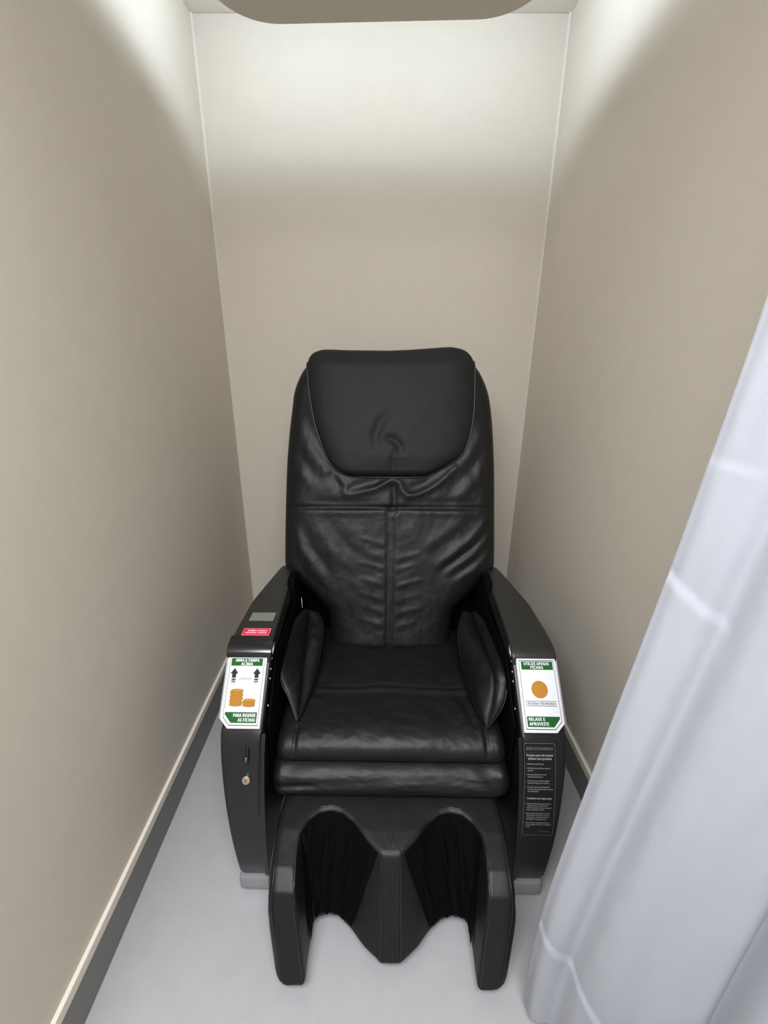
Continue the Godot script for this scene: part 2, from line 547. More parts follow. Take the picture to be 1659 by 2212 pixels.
# ---------------------------------------------------------------- curtain
func build_curtain():
	var edge := [[0.0, 0.300], [0.18, 0.296], [0.38, 0.303], [0.74, 0.338], [1.03, 0.370], [1.18, 0.384], [1.35, 0.398], [1.8, 0.42], [2.33, 0.43]]
	var nz := FastNoiseLite.new()
	nz.seed = 5
	nz.frequency = 3.0
	var rows := 400
	var cols := 110
	var y0 := 0.022
	var y1 := CEIL - 0.004
	var v := PackedVector3Array()
	var place := func(u: float, y: float) -> Vector3:
		# u runs along the cloth from its free left edge to the right; plan view: away from the wall, then towards the camera
		var k := 1.0 - clampf(y / 2.3, 0, 1)
		var a := Vector2(table(edge, y), -0.50)
		var b := Vector2(0.628, -0.275)
		var p := a.lerp(b, u)
		var d := (b - a).normalized()
		var n := Vector2(d.y, -d.x) # towards the corner of the booth
		var w := 0.0
		# the free edge is a narrow strip, a soft valley follows, then a broad smooth face and a second valley at the far right
		var vx := 0.135 + 0.075 * y
		w += 0.020 * exp(-pow((u - vx) / 0.045, 2)) * (0.75 + 0.25 * sin(y * 3.1))
		w -= 0.012 * exp(-pow((u - vx - 0.13) / 0.09, 2))
		w += 0.004 * exp(-pow((u - 0.33 - 0.05 * (1 - y)) / 0.03, 2)) * clampf(1.2 - y, 0, 1)
		w += 0.045 * exp(-pow((u - 0.655) / 0.038, 2)) * smoothstep(1.25, 0.5, y) + 0.012 * exp(-pow((u - 0.86) / 0.05, 2)) * k
		w -= 0.020 * exp(-pow((u - 0.46) / 0.14, 2)) * k + 0.016 * exp(-pow((u - 0.76) / 0.05, 2)) * k
		w += 0.020 * exp(-pow((u - 0.0) / 0.03, 2)) * k
		# fold lines left by packing: the cloth kinks across
		for c in [[1.028, 0.20, 0.0036, 0.22], [1.178, 0.13, 0.0016, 0.05], [0.298, 0.50, 0.0034, 0.33]]:
			var t: float = y - c[0] + u * c[3]
			if u < c[1] + 0.06:
				w += c[2] * lerpf(-0.7 * exp(minf(t, 0.0) / 0.035), exp(-maxf(t, 0.0) / 0.05), smoothstep(-0.007, 0.007, t)) * (1.0 - smoothstep(c[1] - 0.03, c[1] + 0.05, u))
		w += 0.004 * nz.get_noise_3d(u * 1.5, y * 0.8, 0.0)
		p += n * w
		return Vector3(p.x, y, p.y)
	for r in rows:
		for c in cols:
			var u := float(c) / (cols - 1)
			# closer rows in the part that the eye meets
			var y := lerpf(y0, 1.45, float(r) / 340.0) if r <= 340 else lerpf(1.45, y1, float(r - 340) / (rows - 341))
			# the hem hangs a little uneven
			y += 0.012 * sin(u * 7.0) * clampf(1.0 - y / 0.4, 0, 1)
			v.append(place.call(u, y))
	v.resize(rows * cols * 2)
	# the second sheet lies 1.5 mm behind the first
	var N := rows * cols
	var idx := grid_idx(rows, cols)
	var nn := PackedVector3Array()
	nn.resize(N)
	for t in range(0, idx.size(), 3):
		var q := (v[idx[t + 2]] - v[idx[t]]).cross(v[idx[t + 1]] - v[idx[t]])
		for j in 3: nn[idx[t + j]] += q
	for k in N: v[N + k] = v[k] - nn[k].normalized() * 0.0015
	var back := grid_idx(rows, cols, false, N)
	for t in range(0, back.size(), 3): idx.append_array([back[t], back[t + 2], back[t + 1]])
	for r in rows - 1:
		for c in [0, cols - 1]:
			var a: int = r * cols + c
			var b: int = a + cols
			if c == 0: idx.append_array([a, b, N + b, a, N + b, N + a])
			else: idx.append_array([a, N + b, b, a, N + a, N + b])
	for c in cols - 1:
		for r in [0, rows - 1]:
			var a: int = r * cols + c
			var b: int = a + 1
			if r == 0: idx.append_array([a, N + b, b, a, N + a, N + b])
			else: idx.append_array([a, b, N + b, a, N + b, N + a])
	var o := put("curtain", smooth_mesh(v, idx), M.curtain_cloth)
	meta(o, "white cloth curtain hanging at the right side of the booth entrance", "curtain")


# ---------------------------------------------------------------- the chair
const REC := 0.3530    # recline of the back
func back_pt(x: float, t: float, n: float) -> Vector3:
	return Vector3(x, 0.38 + t * cos(REC) + n * sin(REC), -0.25 - t * sin(REC) + n * cos(REC))

func px(u: float, v: float) -> Vector2:
	# back cushion patterns were measured in steps of 1.552 mm from its foot line
	return Vector2((u - 838.0) * 0.001552, (1384.0 - v) * 0.001552)

func folds_at(p: Vector2, list: Array) -> float:
	var w := 0.0
	for f in list:
		var box: Rect2 = f[3]
		if not box.has_point(p): continue
		var best := 9.0
		var along := 0.0
		var pts: PackedVector2Array = f[0]
		var run := 0.0
		for k in pts.size() - 1:
			var a := pts[k]
			var d := pts[k + 1] - a
			var L := d.length()
			var q := clampf((p - a).dot(d) / maxf(1e-12, L * L), 0, 1)
			var dist := p.distance_to(a + d * q)
			if dist < best:
				best = dist
				along = run + q * L
			run += L
		var fade := 1.0
		if f[4] > 0.0: fade = pow(maxf(0.0, sin(clampf(along / run, 0.0, 1.0) * PI)), f[4])
		w += f[1] * fade * exp(-(best * best) / (f[2] * f[2]))
	return w

func fold(list: Array, pts: Array, amp: float, width: float, fade := 0.8):
	var p := PackedVector2Array()
	for q in range(0, pts.size(), 2): p.append(px(pts[q], pts[q + 1]))
	var box := Rect2(p[0], Vector2.ZERO)
	for q in p: box = box.expand(q)
	var w := width * 0.001552
	list.append([p, amp, w, box.grow(w * 2.6), fade])

func cushion(tl: Array, tr: Array, t0: float, t1: float, front: Callable, back_n: float, r_end: float, place: Callable, rows := 200, half := 80, pw := 5.0) -> ArrayMesh:
	# closed pillow: left and right edge tables over t, front(x01, x, t) gives height above the edge line
	var v := PackedVector3Array()
	var cols := half * 2
	for r in rows:
		var q := float(r) / (rows - 1)
		# more rows near the ends
		var e := 0.5 - 0.5 * cos(q * PI)
		var t := lerpf(t0, t1, lerpf(q, e, 0.45))
		var d := minf(t - t0, t1 - t)
		var k := 1.0
		if d < r_end: k = sqrt(maxf(0.0, 1.0 - pow(1.0 - d / r_end, 2)))
		var xl := table(tl, t)
		var xr := table(tr, t)
		for c in cols:
			var s: float
			var f := c < half
			s = -1.0 + 2.0 * c / half if f else 1.0 - 2.0 * (c - half) / half
			s = lerpf(s, sin(s * PI / 2), 0.55)
			var x := lerpf(xl, xr, (s + 1) / 2)
			var roll := pow(maxf(0.0, 1.0 - pow(absf(s), pw)), 0.5) * k
			var n: float = front.call(s, x, t) * roll if f else -back_n * roll
			v.append(place.call(x, t, n))
	var idx := grid_idx(rows, cols, true)
	var a := v.size()
	for e in [0, rows - 1]:
		var c := Vector3.ZERO
		for j in cols: c += v[e * cols + j]
		v.append(c / cols)
		for j in cols:
			var i0: int = e * cols + j
			var i1: int = e * cols + (j + 1) % cols
			if e == 0: idx.append_array([v.size() - 1, i1, i0])
			else: idx.append_array([v.size() - 1, i0, i1])
	return smooth_mesh(v, idx)

func sweep_x(prof: PackedVector2Array, W: float, roll: float, disp: Callable, cols := 90) -> ArrayMesh:
	# profile (z, y) drawn across x, its ends rounded by roll
	var v := PackedVector3Array()
	var n := prof.size()
	for c in cols:
		var s := -1.0 + 2.0 * c / (cols - 1)
		s = lerpf(s, sin(s * PI / 2), 0.6)
		var x := s * W
		var e := maxf(0.0, (absf(x) - (W - roll)) / roll)
		var ins := roll * (1.0 - sqrt(maxf(0.0, 1.0 - e * e)))
		var P := inset(prof, minf(ins, roll * 0.96))
		for k in n:
			var d: Vector2 = disp.call(x, P[k])
			v.append(Vector3(x, P[k].y + d.y, P[k].x + d.x))
	var idx := grid_idx(cols, n, true)
	for e in [0, cols - 1]:
		var tri := Geometry2D.triangulate_polygon(inset(prof, roll * 0.96))
		for k in range(0, tri.size(), 3):
			if e == 0: idx.append_array([tri[k], tri[k + 1], tri[k + 2]])
			else: idx.append_array([e * n + tri[k], e * n + tri[k + 2], e * n + tri[k + 1]])
	return smooth_mesh(v, idx)

func nothing(_x, _p): return Vector2.ZERO

func leaf(e0: Array, e1: Array, thick: float, face: Vector3, seed_: int) -> ArrayMesh:
	var a := spline(e0, 10)
	var b := spline(e1, 10)
	var rows := a.size()
	var cols := 20
	var v := PackedVector3Array()
	var nz := FastNoiseLite.new()
	nz.seed = seed_
	nz.frequency = 9.0
	for r in rows:
		var q := float(r) / (rows - 1)
		var d := (a[mini(r + 1, rows - 1)] - a[maxi(r - 1, 0)]).normalized()
		var w := b[r] - a[r]
		var n := d.cross(w).normalized()
		if n.dot(face) < 0: n = -n
		if w.length() < 1e-4: n = face.normalized()
		for c in cols * 2:
			var f := c < cols
			var s := float(c) / cols if f else 2.0 - float(c) / cols
			var k := pow(sin(s * PI), 0.6) * pow(sin(clampf(q, 0.0, 1.0) * PI), 0.5) if s > 0 and s < 1 and q > 0 and q < 1 else 0.0
			var p := a[r] + w * s
			v.append(p + n * k * (thick * (1.0 + 0.6 * nz.get_noise_3dv(p)) if f else -thick * 0.8))
	return smooth_mesh(v, grid_idx(rows, cols * 2, true))

# front edge of the arm boxes: z over y
const ARM_Z := [[0.0, 0.285], [0.06, 0.281], [0.17, 0.272], [0.28, 0.252], [0.36, 0.228], [0.41, 0.207], [0.445, 0.186]]
const ARM_OUT := [[0.0, 0.365], [0.06, 0.370], [0.12, 0.378], [0.2, 0.388], [0.3, 0.398], [0.4, 0.407], [0.47, 0.411], [0.6, 0.411]]

func arm_out(y: float, z: float) -> float:
	return table(ARM_OUT, y) - lin([[-0.55, 0.072], [-0.377, 0.044], [-0.15, 0.004], [0.0, 0.0]], z)

func arm_in(z: float) -> float:
	return lin([[-0.5, 0.322], [-0.258, 0.322], [0.06, 0.306], [0.19, 0.309], [0.3, 0.304]], z)

func arm_prism(poly: PackedVector2Array, s: float, in_off := 0.0, out_off := 0.0, bev := 0.006) -> ArrayMesh:
	# poly in (z, y); a = 0 is the inner face, 1 the outer one
	var wd := 0.1
	return angle_mesh(prism_tris(poly, 0.0, wd, bev, func(p):
		var x0 := arm_in(p.x) + in_off
		var x1 := arm_out(p.y, p.x) + out_off
		return Vector3(s * lerpf(x0, x1, p.z / wd), p.y, p.x), 4, 3), 32.0)

func front_patch(s: float, x0: float, x1: float, y0: float, y1: float, lift: float, r := 0.004) -> ArrayMesh:
	# a thin plate lying on the curved front of an arm box
	var p := PackedVector2Array()
	var pts := [Vector2(x0 + r, y0), Vector2(x1 - r, y0), Vector2(x1, y0 + r), Vector2(x1, y1 - r), Vector2(x1 - r, y1), Vector2(x0 + r, y1), Vector2(x0, y1 - r), Vector2(x0, y0 + r)]
	for k in 8:
		var a: Vector2 = pts[k]
		var b: Vector2 = pts[(k + 1) % 8]
		var n := 1 + int(a.distance_to(b) / 0.012)
		for j in n: p.append(a.lerp(b, float(j) / n))
	# strips of equal height, so that the plate bends with the front
	var t := PackedVector3Array()
	var rows := 14
	var at := func(x: float, y: float, l: float) -> Vector3:
		var z := table(ARM_Z, y)
		var dz := (table(ARM_Z, y + 0.004) - table(ARM_Z, y - 0.004)) / 0.008
		var n := Vector3(0, -dz, 1).normalized()
		return Vector3(s * x, y, z) + n * l
	for k in rows:
		var ya := lerpf(y0, y1, float(k) / rows)
		var yb := lerpf(y0, y1, float(k + 1) / rows)
		t.append_array([at.call(x0, ya, lift), at.call(x1, ya, lift), at.call(x1, yb, lift), at.call(x0, ya, lift), at.call(x1, yb, lift), at.call(x0, yb, lift)])
		for x in [x0, x1]:
			var q := 1.0 if x == x1 else -1.0
			var A: Vector3 = at.call(x, ya, lift)
			var B: Vector3 = at.call(x, yb, lift)
			var C: Vector3 = at.call(x, yb, -0.002)
			var D: Vector3 = at.call(x, ya, -0.002)
			if q < 0: t.append_array([A, B, C, A, C, D])
			else: t.append_array([A, C, B, A, D, C])
	for y in [y0, y1]:
		var A: Vector3 = at.call(x0, y, lift)
		var B: Vector3 = at.call(x1, y, lift)
		var C: Vector3 = at.call(x1, y, -0.002)
		var D: Vector3 = at.call(x0, y, -0.002)
		if y == y0: t.append_array([A, C, B, A, D, C])
		else: t.append_array([A, B, C, A, C, D])
	return angle_mesh(t, 25.0, false, Vector3(0, 0.2, 1))

# --- flat print: shapes and letters on a plane or a curved front
func print_poly(t: PackedVector3Array, poly: PackedVector2Array, place: Callable, h: float):
	var tri := Geometry2D.triangulate_polygon(poly)
	for k in tri.size():
		t.append(place.call(poly[tri[k]], h))

func print_text(t: PackedVector3Array, text: String, at: Vector2, cap: float, align: float, place: Callable, h: float, font := "Droid Sans", weight := 700, slant := 0.0, max_w := 0.0, squeeze := 1.0):
	# cap: height of capitals in the plane's unit; align 0 left, 0.5 centre, 1 right
	var f := SystemFont.new()
	f.font_names = PackedStringArray([font])
	f.font_weight = weight
	var tm := TextMesh.new()
	tm.font = f
	tm.font_size = 48
	tm.pixel_size = 0.01
	tm.depth = 0.0
	tm.curve_step = 2.0
	tm.text = text
	if tm.get_surface_count() == 0: return
	for sf in tm.get_surface_count():
		var arr := tm.surface_get_arrays(sf)
		var v: PackedVector3Array = arr[Mesh.ARRAY_VERTEX]
		var ix: PackedInt32Array = arr[Mesh.ARRAY_INDEX] if arr[Mesh.ARRAY_INDEX] != null else PackedInt32Array(range(v.size()))
		var lo := 1e9
		var hi := -1e9
		var ylo := 1e9
		for p in v:
			lo = minf(lo, p.x)
			hi = maxf(hi, p.x)
		var k := cap / (0.714 * 0.48)
		var w := (hi - lo) * k * squeeze
		var sx := k * squeeze
		if max_w > 0.0 and w > max_w:
			sx *= max_w / w
		w = (hi - lo) * sx
		# TextMesh centres the line vertically: the base line lies about 0.36 of the cap height below
		for q in ix:
			var p := v[q]
			t.append(place.call(at + Vector2((p.x - lo) * sx - w * align + p.y * k * slant, p.y * k), h))

func lay(called: String, t: PackedVector3Array, m: Material, parent: Node, toward: Vector3) -> MeshInstance3D:
	# every printed shape faces the same way
	for k in range(0, t.size(), 3):
		if (t[k + 2] - t[k]).cross(t[k + 1] - t[k]).dot(toward) < 0:
			var q := t[k + 1]
			t[k + 1] = t[k + 2]
			t[k + 2] = q
	return put(called, angle_mesh(t, 20.0, false, toward), m, parent)

func rect2(x0: float, y0: float, x1: float, y1: float) -> PackedVector2Array:
	return PackedVector2Array([Vector2(x0, y0), Vector2(x1, y0), Vector2(x1, y1), Vector2(x0, y1)])

func ring_of(outer: PackedVector2Array, w: float, t: PackedVector3Array, place: Callable, h: float):
	var inn := inset(outer, w)
	var n := outer.size()
	for k in n:
		var j := (k + 1) % n
		for p in [outer[k], outer[j], inn[j], outer[k], inn[j], inn[k]]: t.append(place.call(p, h))

func ellipse(c: Vector2, rx: float, ry: float, seg := 28) -> PackedVector2Array:
	var p := PackedVector2Array()
	for k in seg: p.append(c + Vector2(rx * cos(TAU * k / seg), ry * sin(TAU * k / seg)))
	return p


func build_chair():
	var o := Node3D.new()
	o.name = "massage_chair"
	add_child(o)
	o.position = Vector3(0.042, 0, -1.0)
	o.rotation.y = deg_to_rad(-1.0)
	meta(o, "black leather coin-operated massage chair with calf rest in the middle of the booth", "massage chair")
	build_back(o)
	build_seat(o)
	build_arms(o)
	build_legrest(o)


func build_back(o: Node3D):
	var nz := FastNoiseLite.new()
	nz.seed = 12
	nz.frequency = 6.0
	# measured half widths of the big back cushion
	var tl := [[-0.05, -0.20], [0.06, -0.205], [0.10, -0.216], [0.135, -0.250], [0.17, -0.288], [0.205, -0.328], [0.222, -0.347], [0.236, -0.358], [0.26, -0.362], [0.45, -0.361], [0.60, -0.357], [0.72, -0.348], [0.79, -0.340], [0.845, -0.333], [0.90, -0.313], [0.935, -0.288], [0.958, -0.25], [0.97, -0.17]]
	var tr := [[-0.05, 0.21], [0.06, 0.215], [0.10, 0.226], [0.135, 0.260], [0.17, 0.296], [0.205, 0.332], [0.222, 0.349], [0.236, 0.359], [0.26, 0.363], [0.45, 0.363], [0.60, 0.361], [0.72, 0.355], [0.79, 0.348], [0.845, 0.338], [0.90, 0.316], [0.935, 0.290], [0.958, 0.25], [0.97, 0.17]]
	var F := []
	# sewn seams: one across, two down the middle
	fold(F, [610, 1097, 1070, 1097], -0.007, 4.5, 0.1)
	fold(F, [655, 1085, 822, 1088], -0.005, 9)
	fold(F, [868, 1088, 1030, 1086], -0.0045, 9)
	fold(F, [625, 1110, 830, 1107], 0.0025, 8)
	fold(F, [856, 1107, 1060, 1110], 0.0025, 8)
	fold(F, [840, 1100, 838, 1390], -0.008, 7, 0.0)
	fold(F, [840, 1108, 838, 1390], 0.0055, 3.0, 0.0)
	# cloth gathered under the head pad
	fold(F, [735, 1072, 775, 1065, 808, 1056, 832, 1043, 845, 1037, 858, 1043, 866, 1062, 876, 1072, 900, 1068, 930, 1054, 955, 1034, 985, 1005], 0.0075, 7, 0.5)
	fold(F, [745, 1054, 800, 1043, 834, 1028], -0.0045, 9)
	fold(F, [876, 1058, 915, 1042, 940, 1020], -0.0045, 9)
	fold(F, [846, 1046, 850, 1112], -0.008, 6, 0.4)
	fold(F, [722, 1022, 745, 1050, 738, 1074], 0.005, 7)
	fold(F, [708, 1020, 732, 1056], -0.004, 8)
	fold(F, [634, 905, 668, 980, 722, 1055], 0.004, 15)
	fold(F, [655, 900, 690, 978, 730, 1030], -0.0035, 11)
	fold(F, [628, 1010, 700, 1068], 0.0035, 15)
	fold(F, [630, 965, 680, 1040], -0.0035, 13)
	fold(F, [1046, 905, 1004, 985, 930, 1064], 0.0045, 14)
	fold(F, [1052, 945, 1015, 1010, 958, 1070], -0.0035, 10)
	fold(F, [1057, 980, 1020, 1040, 978, 1078], 0.004, 12)
	fold(F, [1032, 920, 990, 985, 945, 1028], -0.0035, 10)
	# slanting pulls of the lower half
	fold(F, [628, 1125, 650, 1188, 700, 1256], 0.0042, 11)
	fold(F, [645, 1125, 672, 1188, 722, 1250], -0.0042, 12)
	fold(F, [684, 1135, 715, 1190, 768, 1236], 0.0032, 12)
	fold(F, [716, 1135, 750, 1180, 795, 1212], -0.0025, 12)
	fold(F, [622, 1180, 655, 1238, 710, 1288], -0.0034, 10)
	fold(F, [1062, 1108, 1010, 1165, 928, 1230], 0.006, 9)
	fold(F, [1064, 1130, 1015, 1185, 938, 1240], -0.006, 8)
	fold(F, [1062, 1146, 1020, 1192, 955, 1240], 0.0038, 9)
	fold(F, [1064, 1168, 1020, 1212, 960, 1254], -0.0038, 9)
	fold(F, [1062, 1186, 1025, 1224, 970, 1262], 0.0036, 9)
	fold(F, [1010, 1104, 960, 1150, 895, 1188], 0.0025, 12)
	fold(F, [1028, 1110, 975, 1162, 905, 1210], -0.0025, 11)
	# small puckers beside the middle seams
	for q in [[1176, 0.8, 0.4], [1205, 0.5, 0.9], [1228, 1.0, 0.7], [1243, 0.4, 0.3], [1262, 0.9, 1.1], [1294, 1.0, 0.6], [1322, 0.6, 0.9], [1350, 0.8, 0.7]]:
		var v: float = q[0]
		fold(F, [832, v + 2, 812, v - 4, 790 - 20 * q[1], v - 15], 0.0022 * q[1], 6, 0.6)
		fold(F, [848, v + 5, 870, v - 2, 888 + 24 * q[2], v - 12], 0.0022 * q[2], 6, 0.6)
		fold(F, [832, v + 14, 800, v + 8], -0.0014 * q[1], 6)
		fold(F, [848, v + 16, 880, v + 10], -0.0014 * q[2], 6)
	var fr := func(s: float, x: float, t: float) -> float:
		var p := Vector2(x, t)
		var side := 0.03 * pow(absf(s), 3.0) * smoothstep(0.0, 0.3, t)   # the wings stand a little proud
		return 0.062 + 0.012 * (1.0 - s * s) + side * 0.5 + folds_at(p, F) + 0.004 * nz.get_noise_3d(x * 2.0, t * 1.2, 0)
	var shift := 0.062
	put("backrest", cushion(tl, tr, -0.05, 0.972, fr, 0.085, 0.045, func(x, t, n): return back_pt(x, t, n - shift), 330, 150, 7.0), M.leather, o)
	# hard cover behind the cushion
	var sh := [[0.0, -0.2], [0.2, -0.29], [0.5, -0.31], [0.85, -0.28], [0.93, -0.18]]
	var shr := [[0.0, 0.2], [0.2, 0.29], [0.5, 0.31], [0.85, 0.28], [0.93, 0.18]]
	put("back_cover", cushion(sh, shr, -0.12, 0.93, func(_s, _x, _t): return 0.03, 0.035, 0.05, func(x, t, n): return back_pt(x, t, n - 0.165), 50, 30, 5.0), M.black_plastic, o)
	# head pad: a flap over the top, drooping over the rim
	var pl := [[0.547, -0.10], [0.551, -0.135], [0.562, -0.163], [0.582, -0.191], [0.617, -0.213], [0.675, -0.235], [0.737, -0.253], [0.821, -0.268], [0.90, -0.276], [0.935, -0.276], [0.955, -0.268], [0.968, -0.25], [0.974, -0.22]]
	var pr := [[0.547, 0.095], [0.557, 0.13], [0.575, 0.170], [0.617, 0.232], [0.669, 0.259], [0.758, 0.275], [0.874, 0.278], [0.93, 0.275], [0.955, 0.262], [0.968, 0.243], [0.974, 0.21]]
	var G := []
	fold(G, [836, 892, 816, 922, 807, 948, 812, 984], -0.008, 11, 0.7)
	fold(G, [822, 950, 845, 955, 857, 968, 858, 992], -0.0085, 8, 0.6)
	fold(G, [836, 968, 846, 976, 850, 996], 0.003, 8, 0.6)
	fold(G, [847, 976, 842, 1000, 846, 1034], -0.005, 5, 0.4)
	fold(G, [775, 925, 768, 975], -0.001, 13)
	fold(G, [908, 915, 888, 962], -0.001, 15)
	var nz2 := FastNoiseLite.new()
	nz2.seed = 31
	nz2.frequency = 2.2
	var pf := func(s: float, x: float, t: float) -> float:
		return 0.034 + 0.010 * (1.0 - s * s) * smoothstep(0.54, 0.62, t) + folds_at(Vector2(x, t), G) + 0.005 * nz2.get_noise_2d(x, t)
	var sag := func(x: float, t: float) -> float:
		# the upper rim: left corner and right corner high, a shallow dip in the middle
		var k := smoothstep(0.80, 0.97, t)
		return k * lin([[-0.27, 0.0], [-0.22, 0.003], [-0.13, -0.003], [-0.05, -0.005], [0.03, -0.004], [0.12, 0.003], [0.2, 0.010], [0.26, 0.006]], x)
	var pad := put("head_pad", cushion(pl, pr, 0.547, 0.974, pf, 0.012, 0.022, func(x, t, n): return back_pt(x, t + sag.call(x, t), n + 0.012 - 0.02 * smoothstep(0.9, 0.98, t)), 190, 100, 8.0), M.leather_pad, o)
	meta(pad, "soft matt head pad")
	# piping round the head pad
	var path := PackedVector3Array()
	for k in 70:
		var t := lerpf(0.93, 0.549, float(k) / 69)
		path.append(back_pt(table(pl, t) - 0.001, t + sag.call(table(pl, t), t), 0.014 - 0.02 * smoothstep(0.9, 0.98, t)))
	for k in 16:
		var x := lerpf(-0.10, 0.095, float(k) / 15)
		path.append(back_pt(x, 0.5465 - 0.001 * sin(k / 15.0 * PI), 0.016))
	for k in 70:
		var t := lerpf(0.549, 0.93, float(k) / 69)
		path.append(back_pt(table(pr, t) + 0.001, t + sag.call(table(pr, t), t), 0.014 - 0.02 * smoothstep(0.9, 0.98, t)))
	tube("piping", path, 0.0032, M.piping, pad)


func build_seat(o: Node3D):
	var nz := FastNoiseLite.new()
	nz.seed = 41
	nz.frequency = 5.0
	var prof := spline2([Vector2(-0.36, 0.345), Vector2(-0.22, 0.356), Vector2(-0.10, 0.362), Vector2(0.0, 0.370), Vector2(0.08, 0.375), Vector2(0.128, 0.372), Vector2(0.157, 0.356), Vector2(0.168, 0.335), Vector2(0.160, 0.318), Vector2(0.12, 0.306), Vector2(-0.1, 0.29), Vector2(-0.36, 0.28)], 14)
	put("seat", sweep_x(prof, 0.293, 0.028, func(x, p):
		var w := 0.0
		if p.y > 0.33:
			w -= 0.007 * exp(-pow((p.x + 0.046 + 0.004 * cos(x * 22.0)) / 0.006, 2))     # seam across the seat
			w += 0.005 * exp(-pow((p.x + 0.030 + 0.004 * cos(x * 22.0)) / 0.012, 2))
			w -= 0.004 * exp(-pow((p.x + 0.06) / 0.016, 2)) * 0.5
			w += 0.004 * nz.get_noise_2d(x * 2.0, p.x * 2.0)
			w += 0.006 * (1.0 - pow(absf(x) / 0.29, 2.0))
			# creases that start at the tips of the side cushions
			w -= 0.005 * exp(-pow((absf(x) - 0.243) / 0.006, 2)) * smoothstep(0.09, 0.12, p.x)
			w -= 0.004 * exp(-pow((x - 0.205 - p.x * 0.12) / 0.012, 2)) * smoothstep(-0.02, 0.05, p.x) * (1.0 - smoothstep(0.09, 0.12, p.x))
		return Vector2(0.0, w), 160), M.leather, o)
	# the padded roll between seat and calf rest
	var roll := spline2([Vector2(0.10, 0.312), Vector2(0.150, 0.315), Vector2(0.182, 0.306), Vector2(0.203, 0.285), Vector2(0.208, 0.262), Vector2(0.196, 0.244), Vector2(0.16, 0.234), Vector2(0.10, 0.24)], 12)
	var R := FastNoiseLite.new()
	R.seed = 44
	R.frequency = 7.0
	put("front_roll", sweep_x(roll, 0.300, 0.03, func(x, p):
		var w := 0.0
		if p.x > 0.13:
			w += 0.0025 * R.get_noise_2d(x * 0.9, p.y * 4.0)
			w -= 0.006 * exp(-pow((p.y - 0.262 + 0.02 * sin(x * 9.0)) / 0.008, 2)) * smoothstep(0.05, 0.2, absf(x + 0.05))
			w += 0.004 * sin((x - 0.2) * 60.0 + p.y * 70.0) * smoothstep(0.19, 0.26, x)
			w += 0.002 * sin((x + 0.2) * 50.0 - p.y * 60.0) * smoothstep(0.2, 0.27, -x)
		return Vector2(w, w * 0.4), 140), M.leather, o)
	block("rear_panel", Vector3(0, 0.38, -0.44), Vector3(0.65, 0.42, 0.02), M.deep_black, o, 0.006)
	block("seat_base", Vector3(0, 0.19, -0.17), Vector3(0.58, 0.2, 0.5), M.deep_black, o, 0.01)
	# side cushions: two padded leaves each
	var Lo := [Vector3(-0.245, 0.388, 0.104), Vector3(-0.275, 0.421, 0.055), Vector3(-0.293, 0.441, 0.034), Vector3(-0.308, 0.477, 0.0), Vector3(-0.312, 0.489, -0.071), Vector3(-0.300, 0.492, -0.19), Vector3(-0.278, 0.485, -0.275)]
	var Lr := [Vector3(-0.244, 0.388, 0.104), Vector3(-0.247, 0.392, 0.036), Vector3(-0.252, 0.400, -0.020), Vector3(-0.259, 0.417, -0.10), Vector3(-0.268, 0.43, -0.205), Vector3(-0.269, 0.448, -0.262), Vector3(-0.268, 0.468, -0.292)]
	var Li := [Vector3(-0.243, 0.386, 0.104), Vector3(-0.226, 0.374, 0.026), Vector3(-0.219, 0.38, -0.05), Vector3(-0.215, 0.408, -0.125), Vector3(-0.213, 0.434, -0.207), Vector3(-0.222, 0.446, -0.262), Vector3(-0.245, 0.46, -0.295)]
	var Ro := [Vector3(0.250, 0.388, 0.118), Vector3(0.285, 0.437, 0.102), Vector3(0.300, 0.474, 0.075), Vector3(0.306, 0.498, 0.045), Vector3(0.309, 0.505, -0.02), Vector3(0.306, 0.498, -0.14), Vector3(0.285, 0.485, -0.271)]
	var Rr := [Vector3(0.250, 0.387, 0.118), Vector3(0.262, 0.43, 0.088), Vector3(0.272, 0.468, 0.052), Vector3(0.278, 0.482, 0.012), Vector3(0.281, 0.465, -0.11), Vector3(0.280, 0.455, -0.21), Vector3(0.272, 0.47, -0.285)]
	var Ri := [Vector3(0.248, 0.386, 0.118), Vector3(0.228, 0.400, 0.068), Vector3(0.220, 0.404, -0.016), Vector3(0.217, 0.418, -0.098), Vector3(0.215, 0.449, -0.169), Vector3(0.226, 0.466, -0.230), Vector3(0.25, 0.476, -0.285)]
	for s in 2:
		var a = [Lo, Ro][s]
		var r = [Lr, Rr][s]
		var b = [Li, Ri][s]
		var sg := -1.0 if s == 0 else 1.0
		var ou := put("side_cushion", leaf(a, r, 0.014, Vector3(-sg * 0.5, 0.6, 0.5), 51 + s), M.leather, o)
		tube("piping", spline(a, 8), 0.0018, M.piping, ou)
		tube("piping", spline(r, 8), 0.002, M.piping, ou)
		var inn := put("side_cushion", leaf(r, b, 0.016, Vector3(-sg, 0.5, 0.4), 61 + s), M.leather, o)
		tube("piping", spline(b, 8), 0.0014, M.piping, inn)
		# fabric wall between cushion and arm
		put("side_panel", angle_mesh(prism_tris(PackedVector2Array([Vector2(0.16, 0.30), Vector2(0.16, 0.43), Vector2(0.04, 0.545), Vector2(-0.40, 0.545), Vector2(-0.40, 0.30)]), 0.299, 0.304, 0.001, func(p): return Vector3(sg * p.z, p.y, p.x))), M.deep_black, o)
		# dark bracket that carries the back between the arm ends
		put("back_bracket", angle_mesh(prism_tris(round_rect(0.045, 0.05, 0.03, 6), -0.012, 0.012, 0.006, func(p): return Vector3(sg * (0.312 + p.z), 0.565 + p.y, -0.275 + p.x))), M.deep_black, o)
